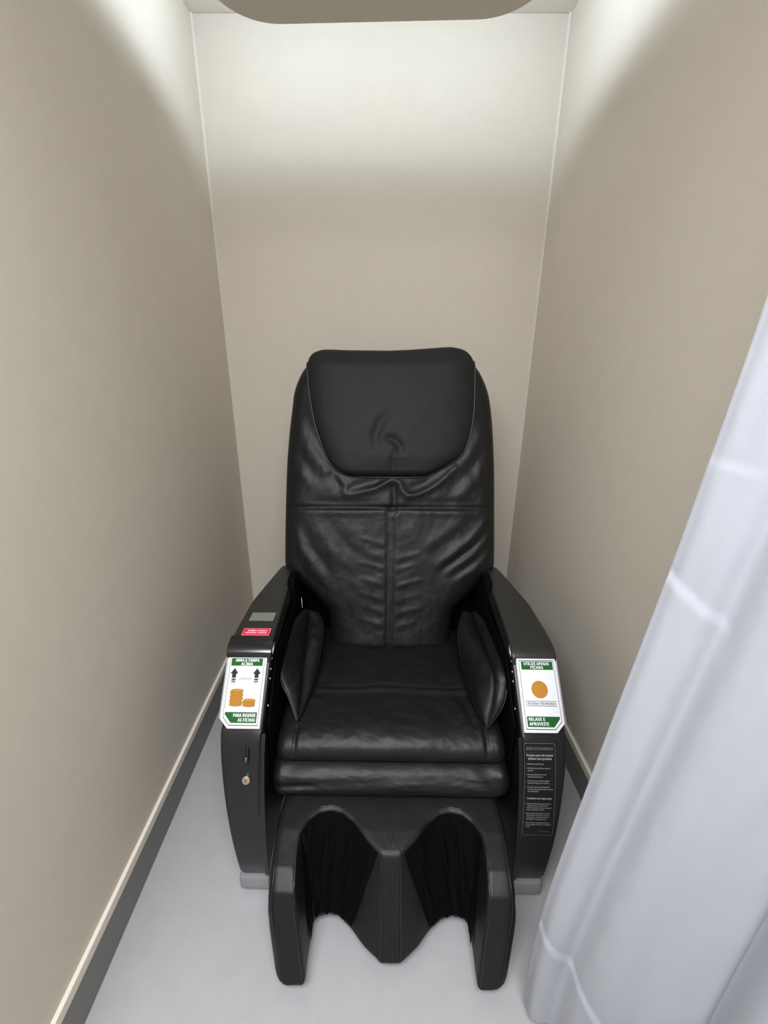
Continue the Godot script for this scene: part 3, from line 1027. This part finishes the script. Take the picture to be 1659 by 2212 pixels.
	tube("pull_cord", PackedVector3Array([Vector3(-0.287, 0.535, -0.262), Vector3(-0.2855, 0.525, -0.258), Vector3(-0.285, 0.50, -0.256)]), 0.0012, M.print_light_grey, o)


func build_arms(o: Node3D):
	for k in 2:
		var s := -1.0 if k == 0 else 1.0
		# lower box: curved front, open top under the arm pad and the lid
		var pf := []
		for j in 14:
			var y := lerpf(0.058, 0.436, j / 13.0)
			pf.append(Vector2(table(ARM_Z, y) - (0.012 if j == 0 else 0.0), y))
		var poly := PackedVector2Array(pf)
		poly.append_array([Vector2(0.176, 0.446), Vector2(0.06, 0.560), Vector2(-0.37, 0.566), Vector2(-0.47, 0.54), Vector2(-0.50, 0.45), Vector2(-0.48, 0.20), Vector2(-0.46, 0.058)])
		var body := put("arm_box", arm_prism(poly, s, 0.0, 0.006 if k == 1 else 0.0, 0.007), M.black_plastic, o)
		# narrow trim along the inner front edge
		put("edge_trim", front_patch(s, 0.300, 0.3085, 0.075, 0.436, 0.0025), M.black_plastic, body)
		# foot rail
		var fp := PackedVector2Array([Vector2(0.262, 0.008), Vector2(0.276, 0.012), Vector2(0.281, 0.022), Vector2(0.281, 0.052), Vector2(0.276, 0.060), Vector2(-0.46, 0.060), Vector2(-0.46, 0.008)])
		var rail := put("foot_rail", angle_mesh(prism_tris(fp, 0.300, 0.378, 0.008, func(p): return Vector3(s * p.z, p.y, p.x), 1, 3)), M.foot_grey, o)
		block("rubber_pad", Vector3(s * 0.338, 0.005, -0.09), Vector3(0.062, 0.010, 0.70), M.rubber, rail, 0.002)
		# arm pad: rounded nose over the lid, flat top running back
		var tp := spline2([Vector2(0.079, 0.556), Vector2(0.074, 0.571), Vector2(0.058, 0.583), Vector2(0.03, 0.590), Vector2(-0.05, 0.592), Vector2(-0.2, 0.592), Vector2(-0.34, 0.592), Vector2(-0.385, 0.588), Vector2(-0.402, 0.574), Vector2(-0.40, 0.558)], 5, false)
		tp.append_array([Vector2(-0.38, 0.548), Vector2(0.04, 0.545)])
		var top := put("arm_top", arm_prism(tp, s, -0.003, 0.004, 0.005), M.arm_top_plastic, o)
		if k == 0:
			# the glossy flap that covers the coin tray
			var fl := spline2([Vector2(0.0795, 0.567), Vector2(0.078, 0.578), Vector2(0.064, 0.590), Vector2(0.046, 0.5955), Vector2(0.030, 0.5972)], 5, false)
			fl.append_array([Vector2(0.030, 0.590), Vector2(0.05, 0.583), Vector2(0.066, 0.572), Vector2(0.070, 0.565)])
			meta(put("coin_flap", arm_prism(fl, s, -0.004, 0.005, 0.002), M.gloss_plastic, top), "glossy black flap")
		build_sign(o, s, k)
		# small bright hinge parts on the inner edge
		var hx := 0.301
		tube("hinge", spline([Vector3(s * hx, 0.588, 0.045), Vector3(s * (hx - 0.002), 0.590, 0.060), Vector3(s * (hx - 0.002), 0.578, 0.074), Vector3(s * hx, 0.572, 0.066), Vector3(s * hx, 0.580, 0.048)], 5), 0.0017, M.steel, top)
		for q in [[0.556, 0.080], [0.538, 0.098], [0.520, 0.112], [0.47, 0.15]]:
			put("rivet", angle_mesh(prism_tris(ellipse(Vector2.ZERO, 0.0032, 0.0032, 10), 0.0, 0.003, 0.001, func(p): return Vector3(s * (0.3055 - p.z), q[0] + p.y, q[1] - 0.012 + p.x))), M.steel, body)
		if k == 0:
			build_coin_box(o)
			build_display(o)
		else:
			build_notice(o)


func build_sign(o: Node3D, s: float, k: int):
	# white plate on the slope: local x to the viewer's right, y up the slope, both as parts of the plate
	var B := Vector3(0, 0.4475, 0.1895)
	var T := Vector3(0, 0.5665, 0.0695)
	var up := (T - B).normalized()
	var nn := Vector3(0, -up.z, up.y)
	if nn.y < 0: nn = -nn
	var H := B.distance_to(T)
	var W := 0.097
	var xc := s * 0.3615
	var pl := func(p: Vector2, h: float) -> Vector3:
		return Vector3(xc, 0, 0) + B + Vector3.RIGHT * (p.x - 0.5) * W + up * (1.0 - p.y) * H + nn * h
	# outline in parts of the plate, y down; the lower outer corner is cut
	var out := PackedVector2Array([Vector2(0, 0), Vector2(1, 0), Vector2(1, 1), Vector2(0.20, 1), Vector2(0, 0.885)])
	var line := PackedVector2Array([Vector2(0.055, 0.03), Vector2(0.945, 0.03), Vector2(0.945, 0.96), Vector2(0.235, 0.96), Vector2(0.055, 0.855)])
	if k == 1:
		for q in out.size(): out[q].x = 1.0 - out[q].x
		for q in line.size(): line[q].x = 1.0 - line[q].x
	# thick plate with rounded rim; its outer side stands a little over the arm
	var po := PackedVector2Array()
	for p in out:
		var x := p.x
		po.append(Vector2((x - 0.5) * W, (1.0 - p.y) * H))
	var plate := put("instruction_plate", angle_mesh(prism_tris(po, -0.006, 0.006, 0.002, func(p): return Vector3(xc, 0, 0) + B + Vector3.RIGHT * p.x + up * p.y + nn * p.z)), M.sign_white, o)
	meta(plate, "white printed plate")
	# side skirt of the lid, greyish plastic bending round the outer edge
	var xo := -0.5 if k == 0 else 0.5
	var sk := PackedVector2Array([Vector2(0.021, 0.005), Vector2(H, 0.005), Vector2(H - 0.012, -0.014), Vector2(0.034, -0.016)])
	if k == 0 or k == 1:
		var base := xc + xo * W
		put("lid_side", angle_mesh(prism_tris(sk, 0.0, 0.006, 0.002, func(p): return Vector3(base + (-p.z if k == 0 else p.z), 0, 0) + B + up * (p.x + 0.0) + nn * (p.y - 0.002))), M.foot_grey, plate)
	var h := 0.0064
	var t := PackedVector3Array()
	ring_of(line, 0.011, t, pl, h)
	lay("border_line", t, M.print_grey, plate, nn)
	t = PackedVector3Array()
	var w := PackedVector3Array()
	var dk := PackedVector3Array()
	# letters need y up: place them through a frame in metres
	var tx := func(p: Vector2, hh: float) -> Vector3:
		return Vector3(xc, 0, 0) + B + Vector3.RIGHT * (p.x - 0.5 * W) + up * p.y + nn * hh
	var at := func(x: float, y: float) -> Vector2: return Vector2(x * W, (1.0 - y) * H)
	if k == 0:
		print_poly(t, rect2(0.09, 0.050, 0.90, 0.158), pl, h)
		lay("green_banner", t, M.print_green, plate, nn)
		t = PackedVector3Array()
		print_poly(t, PackedVector2Array([Vector2(0.10, 0.785), Vector2(0.90, 0.785), Vector2(0.90, 0.925), Vector2(0.27, 0.925), Vector2(0.10, 0.815)]), pl, h)
		lay("green_banner", t, M.print_green, plate, nn)
		print_text(w, "ABRA A TAMPA", at.call(0.5, 0.080), 0.0066, 0.5, tx, h + 0.0004, "Droid Sans", 700, 0.0, 0.060)
		print_text(w, "ACIMA", at.call(0.5, 0.131), 0.0066, 0.5, tx, h + 0.0004)
		print_text(w, "PARA INSERIR", at.call(0.87, 0.826), 0.0072, 1.0, tx, h + 0.0004, "Droid Sans", 700, 0.0, 0.054)
		print_text(w, "AS FICHAS", at.call(0.87, 0.886), 0.0072, 1.0, tx, h + 0.0004, "Droid Sans", 700, 0.0, 0.042)
		lay("white_lettering", w, M.print_white, plate, nn)
		for cx in [0.20, 0.78]:
			var a := PackedVector3Array()
			print_poly(a, PackedVector2Array([Vector2(cx, 0.190), Vector2(cx + 0.105, 0.268), Vector2(cx + 0.052, 0.268), Vector2(cx + 0.052, 0.325), Vector2(cx - 0.052, 0.325), Vector2(cx - 0.052, 0.268), Vector2(cx - 0.105, 0.268)]), pl, h)
			print_poly(a, rect2(cx - 0.052, 0.336, cx + 0.052, 0.357), pl, h)
			print_poly(a, rect2(cx - 0.052, 0.366, cx + 0.052, 0.380), pl, h)
			print_poly(a, rect2(cx - 0.052, 0.389, cx + 0.052, 0.396), pl, h)
			lay("arrow", a, M.print_dark, plate, nn)
		print_text(dk, "Leumerga", at.call(0.50, 0.335), 0.0056, 0.5, tx, h, "Droid Serif", 400, 0.45, 0.030)
		print_poly(dk, rect2(0.30, 0.368, 0.56, 0.371), pl, h)
		lay("script_lettering", dk, M.print_dark, plate, nn)
		# the picture of stacked coins
		var gd := PackedVector3Array()
		var dd := PackedVector3Array()
		var jig := [0.0, 0.012, -0.012, 0.014, -0.006, 0.010, -0.014, 0.004]
		for q in 8:
			var y := 0.685 - q * 0.0265
			var x: float = 0.33 + jig[q]
			print_poly(dd, ellipse(Vector2(x, y + 0.006), 0.165, 0.021), pl, h + 0.0001 * q)
			print_poly(gd, ellipse(Vector2(x, y - 0.004), 0.162, 0.021), pl, h + 0.0001 * q + 0.00005)
		for q in 4:
			var y := 0.692 - q * 0.021
			var x: float = 0.665 + jig[q] * 0.5
			print_poly(dd, ellipse(Vector2(x, y + 0.005), 0.158, 0.020), pl, h + 0.0010 + 0.0001 * q)
			print_poly(gd, ellipse(Vector2(x, y - 0.004), 0.155, 0.020), pl, h + 0.0010 + 0.0001 * q + 0.00005)
		lay("coin_picture", gd, M.print_gold, plate, nn)
		lay("coin_edge", dd, M.print_gold_dark, plate, nn)
	else:
		print_poly(t, rect2(0.11, 0.050, 0.91, 0.165), pl, h)
		lay("green_banner", t, M.print_green, plate, nn)
		t = PackedVector3Array()
		print_poly(t, PackedVector2Array([Vector2(0.10, 0.79), Vector2(0.90, 0.79), Vector2(0.90, 0.82), Vector2(0.74, 0.925), Vector2(0.10, 0.925)]), pl, h)
		lay("green_banner", t, M.print_green, plate, nn)
		print_text(w, "UTILIZE APENAS", at.call(0.5, 0.083), 0.0066, 0.5, tx, h + 0.0004, "Droid Sans", 700, 0.0, 0.062)
		print_text(w, "FICHAS", at.call(0.5, 0.135), 0.0066, 0.5, tx, h + 0.0004)
		print_text(w, "RELAXE E", at.call(0.14, 0.826), 0.0070, 0.0, tx, h + 0.0004, "Droid Sans", 700, 0.0, 0.038)
		print_text(w, "APROVEITE", at.call(0.14, 0.886), 0.0070, 0.0, tx, h + 0.0004, "Droid Sans", 700, 0.0, 0.046)
		lay("white_lettering", w, M.print_white, plate, nn)
		var gd := PackedVector3Array()
		print_poly(gd, ellipse(Vector2(0.5, 0.435), 0.205, 0.118, 40), pl, h)
		lay("coin_picture", gd, M.print_gold, plate, nn)
		var bx := PackedVector3Array()
		print_poly(bx, rect2(0.13, 0.588, 0.87, 0.656), pl, h)
		lay("caption_box", bx, M.print_light_grey, plate, nn)
		var bl := PackedVector3Array()
		ring_of(rect2(0.13, 0.588, 0.87, 0.656), 0.006, bl, pl, h + 0.0003)
		print_text(bl, "01 Ficha = 05 minutos", at.call(0.5, 0.622), 0.0050, 0.5, tx, h + 0.0003, "Droid Sans", 700, 0.0, 0.064)
		lay("caption_lettering", bl, M.print_grey, plate, nn)


func build_coin_box(o: Node3D):
	var door := put("coin_door", front_patch(-1.0, 0.314, 0.386, 0.252, 0.425, 0.0035), M.black_plastic, o)
	var at := func(x: float, y: float, l: float) -> Vector3:
		var dz := (table(ARM_Z, y + 0.004) - table(ARM_Z, y - 0.004)) / 0.008
		return Vector3(x, y, table(ARM_Z, y)) + Vector3(0, -dz, 1).normalized() * l
	# coin return slot: a dark pocket with a raised lip on its right
	var yy := 0.421
	var cz: Vector3 = at.call(-0.345, 0.405, 0.0)
	var n := (at.call(-0.345, 0.405, 1.0) as Vector3) - cz
	var up := Vector3(0, n.z, -n.y)
	var fr := func(p: Vector3, c: Vector3) -> Vector3: return c + Vector3.RIGHT * p.x + up * p.y + n * p.z
	var slot := Vector3(-0.347, 0, 0)
	var c0: Vector3 = at.call(-0.3465, 0.398, 0.0032)
	put("slot", angle_mesh(prism_tris(round_rect(0.0035, 0.019, 0.003, 4), 0.0, 0.0016, 0.0004, func(p): return fr.call(p, c0))), M.slot_black, door)
	var lip := spline([at.call(-0.3395, 0.414, 0.004), at.call(-0.3385, 0.398, 0.007), at.call(-0.3385, 0.386, 0.008), at.call(-0.341, 0.376, 0.005)], 6)
	tube("slot_lip", lip, 0.0030, M.gloss_plastic, door, 8)
	tube("slot_lever", spline([at.call(-0.342, 0.391, 0.006), at.call(-0.3425, 0.386, 0.008), at.call(-0.3425, 0.381, 0.006)], 4), 0.0014, M.steel, door, 8)
	# round barrel lock
	var c1: Vector3 = at.call(-0.3415, 0.342, 0.003)
	var lock := put("lock", angle_mesh(prism_tris(ellipse(Vector2.ZERO, 0.0098, 0.0098, 24), 0.0, 0.008, 0.002, func(p): return fr.call(p, c1))), M.steel, door)
	put("keyhole_plug", angle_mesh(prism_tris(ellipse(Vector2.ZERO, 0.0055, 0.0055, 18), 0.006, 0.0092, 0.001, func(p): return fr.call(p, c1))), M.brass, lock)
	put("keyhole", angle_mesh(prism_tris(round_rect(0.0008, 0.0030, 0.0006, 3), 0.008, 0.0096, 0.0002, func(p): return fr.call(p, c1))), M.slot_black, lock)


func build_display(o: Node3D):
	# on the left arm top: a small grey screen and a red sticker
	var y := 0.5921
	block("display", Vector3(-0.3575, y + 0.0012, -0.0625), Vector3(0.068, 0.0026, 0.040), M.display_glass, o, 0.001)
	var st := block("red_sticker", Vector3(-0.3565, y + 0.0011, 0.0085), Vector3(0.073, 0.0016, 0.031), M.print_pink, o, 0.0005)
	meta(st, "red printed sticker")
	var pl := func(p: Vector2, h: float) -> Vector3: return Vector3(-0.3565 + p.x, y + 0.0019 + h, 0.0085 - p.y)
	var t := PackedVector3Array()
	print_poly(t, rect2(-0.0335, -0.0125, 0.0335, 0.0125), pl, 0.0001)
	lay("red_field", t, M.print_red, st, Vector3.UP)
	var w := PackedVector3Array()
	print_text(w, "INSIRA A FICHA E", Vector2(0.0285, 0.0045), 0.0058, 1.0, pl, 0.0004, "Droid Sans", 700, 0.0, 0.053)
	print_text(w, "AGUARDE O INICIO", Vector2(0.0285, -0.0050), 0.0058, 1.0, pl, 0.0004, "Droid Sans", 700, 0.0, 0.057)
	lay("white_lettering", w, M.print_white, st, Vector3.UP)


func build_notice(o: Node3D):
	# black safety notice on the front of the right arm
	var x0 := 0.311
	var x1 := 0.386
	var y0 := 0.212
	var y1 := 0.427
	var film := put("safety_notice", front_patch(1.0, x0, x1, y0, y1, 0.0012), M.label_film, o)
	meta(film, "black notice with small pale print")
	var H := y1 - y0
	var pl := func(p: Vector2, h: float) -> Vector3:
		# p in metres from the upper left corner, y down
		var y := y1 - p.y
		var dz := (table(ARM_Z, y + 0.004) - table(ARM_Z, y - 0.004)) / 0.008
		return Vector3(x0 + p.x, y, table(ARM_Z, y)) + Vector3(0, -dz, 1).normalized() * (0.0012 + h)
	var t := PackedVector3Array()
	var W := x1 - x0
	var rr := PackedVector2Array()
	for q in round_rect(W / 2 - 0.001, H / 2 - 0.001, 0.004, 4): rr.append(q + Vector2(W / 2, H / 2))
	# long sides in short pieces, so that the line bends with the front
	var fine := PackedVector2Array()
	for q in rr.size():
		var a := rr[q]
		var b := rr[(q + 1) % rr.size()]
		var n := 1 + int(a.distance_to(b) / 0.01)
		for j in n: fine.append(a.lerp(b, float(j) / n))
	ring_of(fine, 0.0009, t, pl, 0.0004)
	lay("frame_line", t, M.label_line, film, Vector3(0, 0.3, 1))
	var tx := func(p: Vector2, h: float) -> Vector3: return pl.call(Vector2(p.x, -p.y), h)
	var a := PackedVector3Array()
	var b := PackedVector3Array()
	print_text(a, "AVISO DE SEGURANÇA", Vector2(W / 2, -0.0115), 0.0056, 0.5, tx, 0.0004, "Droid Sans", 700, 0.0, 0.063)
	print_poly(a, rect2(0.006, 0.0185, W - 0.006, 0.0188), pl, 0.0004)
	lay("heading", a, M.label_line, film, Vector3(0, 0.3, 1))
	print_text(b, "Pessoas que não devem", Vector2(W / 2, -0.0245), 0.0046, 0.5, tx, 0.0004, "Droid Sans", 700, 0.0, 0.062)
	print_text(b, "utilizar este produto", Vector2(W / 2, -0.0315), 0.0046, 0.5, tx, 0.0004, "Droid Sans", 700, 0.0, 0.055)
	var rows := [
		[0.0425, "Mulheres gestantes."], [0.0515, "Pessoas que utilizam marca-"], [0.0565, "passos."], [0.0655, "Pessoas que sofrem de"], [0.0705, "osteoporose grave."],
		[0.0795, "Pessoas que tenham algum"], [0.0845, "problema grave na coluna."], [0.0935, "Pessoas que necessitem de"], [0.0985, "acompanhamento médico para"], [0.1035, "sua utilização."],
		[0.1330, "Retire todo objeto dos bolsos"], [0.1380, "antes de usar. Pessoas de"], [0.1430, "idade avançada devem utilizar"], [0.1480, "com a devida cautela."],
		[0.1570, "Mantenha afastadas as mãos"], [0.1620, "das partes móveis durante a"], [0.1670, "massagem, evitando tocar e"], [0.1720, "danificar o equipamento."],
		[0.1810, "Não utilize o equipamento se"], [0.1860, "notar algum dano em qualquer"], [0.1910, "parte."],
	]
	for r in rows: print_text(b, r[1], Vector2(0.0095, -r[0]), 0.0030, 0.0, tx, 0.0004, "Droid Sans", 400, 0.0, 0.061)
	for y in [0.0425, 0.0515, 0.0655, 0.0795, 0.0935, 0.1330, 0.1570, 0.1810]: print_poly(b, rect2(0.0062, y - 0.0007, 0.0074, y + 0.0007), pl, 0.0004)
	print_text(b, "Cuidados de Segurança", Vector2(W / 2, -0.1200), 0.0042, 0.5, tx, 0.0004, "Droid Sans", 700, 0.0, 0.058)
	lay("small_print", b, M.label_text, film, Vector3(0, 0.3, 1))
	var c := PackedVector3Array()
	print_text(c, "Leumerga", Vector2(W * 0.70, -0.2035), 0.0040, 0.5, tx, 0.0004, "Droid Serif", 400, 0.4, 0.026)
	lay("script_lettering", c, M.label_line, film, Vector3(0, 0.3, 1))


# ---------------------------------------------------------------- calf rest: a solid with two troughs, meshed from its distance field
const LEG_PROFILE := [Vector2(0.178, 0.236), Vector2(0.200, 0.247), Vector2(0.28, 0.240), Vector2(0.355, 0.224), Vector2(0.392, 0.202), Vector2(0.414, 0.166), Vector2(0.470, 0.036), Vector2(0.456, 0.031), Vector2(0.37, 0.034), Vector2(0.275, 0.040), Vector2(0.225, 0.10)]
const TROUGH := [[0.0, -0.001], [0.021, 0.0], [0.04, 0.013], [0.06, 0.027], [0.09, 0.055], [0.12, 0.072], [0.145, 0.077], [0.17, 0.073], [0.195, 0.056], [0.213, 0.030], [0.224, -0.01], [0.24, -0.08]]

func leg_m(z: float, y: float) -> float:
	return 0.879 * (0.332 - z) + 0.478 * (0.22 - y)

func leg_wall(y: float) -> float:
	return lin([[0.03, 0.180], [0.10, 0.190], [0.2, 0.205], [0.25, 0.216]], y)

func leg_width(z: float) -> float:
	return lin([[0.19, 0.266], [0.25, 0.272], [0.40, 0.268], [0.47, 0.240]], z)

func poly_sd(P: PackedVector2Array, p: Vector2) -> float:
	var d := 9.0
	for k in P.size(): d = minf(d, seg_dist(p, P[k], P[(k + 1) % P.size()]))
	return -d if Geometry2D.is_point_in_polygon(p, P) else d

func smax(a: float, b: float, k: float) -> float:
	var h := maxf(k - absf(a - b), 0.0) / k
	return maxf(a, b) + h * h * k * 0.25

func leg_field(x: float, prof: float, m: float, xo: float, wd: float) -> float:
	var ax := absf(x)
	var body := smax(prof, ax - wd, 0.022)
	var tr := lin(TROUGH, ax)
	var sl := (lin(TROUGH, ax + 0.003) - lin(TROUGH, ax - 0.003)) / 0.006
	var cut := smax((m - tr) / sqrt(1.0 + sl * sl), ax - xo, 0.012)
	return smax(body, -cut, 0.009)

func leg_at(p: Vector3, P: PackedVector2Array) -> float:
	return leg_field(p.x, poly_sd(P, Vector2(p.z, p.y)), leg_m(p.z, p.y), leg_wall(p.y), leg_width(p.z))

func march(p: Vector3, d: Vector3, P: PackedVector2Array) -> Vector3:
	for k in 60:
		var q := leg_at(p, P)
		if q < 0.0004: break
		p += d * maxf(q * 0.6, 0.0005)
	return p

func build_legrest(o: Node3D):
	var P := PackedVector2Array(LEG_PROFILE)
	var cs := 0.004
	var org := Vector3(-0.284, 0.012, 0.150)
	var nx := 143
	var ny := 63
	var nzz := 84
	var val := PackedFloat32Array()
	val.resize(nx * ny * nzz)
	var wob := FastNoiseLite.new()
	wob.seed = 77
	wob.frequency = 7.0
	for j in ny:
		var y := org.y + j * cs
		var xo := leg_wall(y)
		for k in nzz:
			var z := org.z + k * cs
			var prof := poly_sd(P, Vector2(z, y))
			var m := leg_m(z, y)
			var wd := leg_width(z)
			var base := (j * nzz + k) * nx
			if prof > 0.03:
				for i in nx: val[base + i] = prof
				continue
			for i in nx:
				var x := org.x + i * cs
				val[base + i] = leg_field(x, prof, m, xo, wd) + 0.0022 * wob.get_noise_3d(x, y, z)
	# surface nets
	var cell := {}
	var v := PackedVector3Array()
	var idx := PackedInt32Array()
	var sx := 1
	var sz := nx
	var sy := nx * nzz
	var corner := [0, sx, sz, sx + sz, sy, sy + sx, sy + sz, sy + sx + sz]
	var cpos := [Vector3(0, 0, 0), Vector3(1, 0, 0), Vector3(0, 0, 1), Vector3(1, 0, 1), Vector3(0, 1, 0), Vector3(1, 1, 0), Vector3(0, 1, 1), Vector3(1, 1, 1)]
	var edges := [[0, 1], [2, 3], [4, 5], [6, 7], [0, 2], [1, 3], [4, 6], [5, 7], [0, 4], [1, 5], [2, 6], [3, 7]]
	for j in ny - 1:
		for k in nzz - 1:
			var base := (j * nzz + k) * nx
			for i in nx - 1:
				var b := base + i
				var a0 := val[b] < 0
				if (val[b + sx] < 0) == a0 and (val[b + sz] < 0) == a0 and (val[b + sy] < 0) == a0 and (val[b + sx + sz] < 0) == a0 and (val[b + sx + sy] < 0) == a0 and (val[b + sy + sz] < 0) == a0 and (val[b + sx + sy + sz] < 0) == a0: continue
				var sum := Vector3.ZERO
				var n := 0
				for e in edges:
					var fa: float = val[b + corner[e[0]]]
					var fb: float = val[b + corner[e[1]]]
					if (fa < 0) != (fb < 0):
						sum += (cpos[e[0]] as Vector3).lerp(cpos[e[1]], fa / (fa - fb))
						n += 1
				cell[b] = v.size()
				v.append(org + (Vector3(i, j, k) + sum / n) * cs)
	for b in cell:
		# edges that start at this corner, along x, y and z
		for ax in 3:
			var st: int = [sx, sy, sz][ax]
			if b + st >= val.size(): continue
			var ia := val[b] < 0
			if ia == (val[b + st] < 0): continue
			var u: int = [sy, sz, sx][ax]
			var w: int = [sz, sx, sy][ax]
			if not (cell.has(b - u) and cell.has(b - w) and cell.has(b - u - w)): continue
			var q := [cell[b], cell[b - u], cell[b - u - w], cell[b - w]]
			if ia: idx.append_array([q[0], q[1], q[2], q[0], q[2], q[3]])
			else: idx.append_array([q[0], q[2], q[1], q[0], q[3], q[2]])
	var leg := put("calf_rest", smooth_mesh(v, idx), M.leather, o)
	# cloth lining of the troughs, gathered in upright folds
	for s in [-1.0, 1.0]:
		var lv := PackedVector3Array()
		var cols := 90
		var rows := 30
		var spot := func(m: float, a: float) -> Vector2:   # (z, y) at depth m, a along the trough
			return Vector2(0.332 - 0.879 * m + 0.478 * a, 0.22 - 0.478 * m - 0.879 * a)
		var tops := []
		var ends := []
		for c in cols:
			var m := lin(TROUGH, lerpf(0.030, 0.2135, float(c) / (cols - 1))) - 0.002
			var m2 := lin(TROUGH, lerpf(0.090, 0.2135, float(c) / (cols - 1))) - 0.002
			var a := 0.06
			while a > -0.12 and poly_sd(P, spot.call(m, a)) < -0.004: a -= 0.001
			tops.append(a)
			a = 0.06
			while a < 0.25 and poly_sd(P, spot.call(m2, a)) < -0.012: a += 0.001
			ends.append(a)
		for r in rows:
			var w := float(r) / (rows - 1)
			for c in cols:
				var q := float(c) / (cols - 1)
				var ax := lerpf(0.030 + 0.06 * w, 0.2135, q)
				var m := lin(TROUGH, ax)
				var a := lerpf(tops[c], ends[c], w)
				var fade := sin(q * PI)
				var lift := 0.003 + (0.0065 * sin(q * 30.0 + s * 1.3 + a * 14.0 + 1.5 * sin(q * 9.0)) + 0.003 * sin(q * 67.0 - a * 25.0 + s)) * (0.3 + 0.7 * fade) * smoothstep(0.0, 0.25, w)
				var zy: Vector2 = spot.call(m - maxf(0.0026, lift), a)
				lv.append(Vector3(s * minf(ax, leg_wall(zy.y) - 0.003), zy.y, zy.x))
		put("trough_lining", smooth_mesh(lv, grid_idx(rows, cols), false, Vector3(0, 0.4, 1)), M.liner_cloth, leg)
		# piping round the mouth of the trough
		var path := PackedVector3Array()
		for c in 8:
			var y := lerpf(0.044, 0.17, c / 7.0)
			var p := march(Vector3(s * (leg_wall(y) + 0.006), y, 0.55), Vector3(0, 0, -1), P)
			path.append(p)
		for c in 7:
			# round the bend
			var g := lerpf(0.15, 1.35, c / 6.0)
			var d := Vector3(0, sin(g), cos(g))
			path.append(march(Vector3(s * (leg_wall(0.17 + 0.03 * sin(g)) + 0.006), 0.165, 0.36) + d * 0.2, -d, P) + d * 0.0006)
		for c in 36:
			var ax := lerpf(0.219, 0.022, c / 35.0)
			var m := lin(TROUGH, ax) + 0.006
			# follow the trough wall up until it leaves the profile
			var a := 0.06
			var p := Vector2.ZERO
			while a > -0.12:
				p = Vector2(0.332 - 0.879 * m + 0.478 * a, 0.22 - 0.478 * m - 0.879 * a)
				if poly_sd(P, p) > -0.0012: break
				a -= 0.001
			path.append(Vector3(s * minf(ax, leg_wall(p.y) + 0.005), p.y, p.x))
		for c in 8:
			var y := lerpf(0.20, 0.045, c / 7.0)
			path.append(march(Vector3(s * 0.0215, y, 0.55), Vector3(0, 0, -1), P))
		tube("piping", path, 0.0021, M.piping, leg)
		# outer side seam
		var seam := PackedVector3Array()
		for c in 24:
			var q := c / 23.0
			var z := lerpf(0.215, 0.460, q)
			var y := 0.3
			var hit := Vector3.ZERO
			if z < 0.39: hit = march(Vector3(s * (leg_width(z) - 0.011), y, z), Vector3(0, -1, 0), P)
			else: hit = march(Vector3(s * (leg_width(z) - 0.011), lerpf(0.195, 0.055, (z - 0.39) / 0.07), 0.55), Vector3(0, 0, -1), P)
			seam.append(hit)
		tube("seam", seam, 0.0012, M.piping, leg)
		# twin seams down the middle
		var mid := PackedVector3Array()
		for c in 20:
			var q := c / 19.0
			if q < 0.45: mid.append(march(Vector3(s * 0.0045, 0.3, lerpf(0.212, 0.322, q / 0.45)), Vector3(0, -1, 0), P))
			else: mid.append(march(Vector3(s * 0.0045, lerpf(0.205, 0.045, (q - 0.45) / 0.55), 0.55), Vector3(0, 0, -1), P))
		tube("seam", mid, 0.0014, M.piping, leg)
	# hinge arm that carries the calf rest from the seat base
	block("hinge_arm", Vector3(0, 0.16, 0.12), Vector3(0.40, 0.05, 0.14), M.deep_black, o, 0.008)
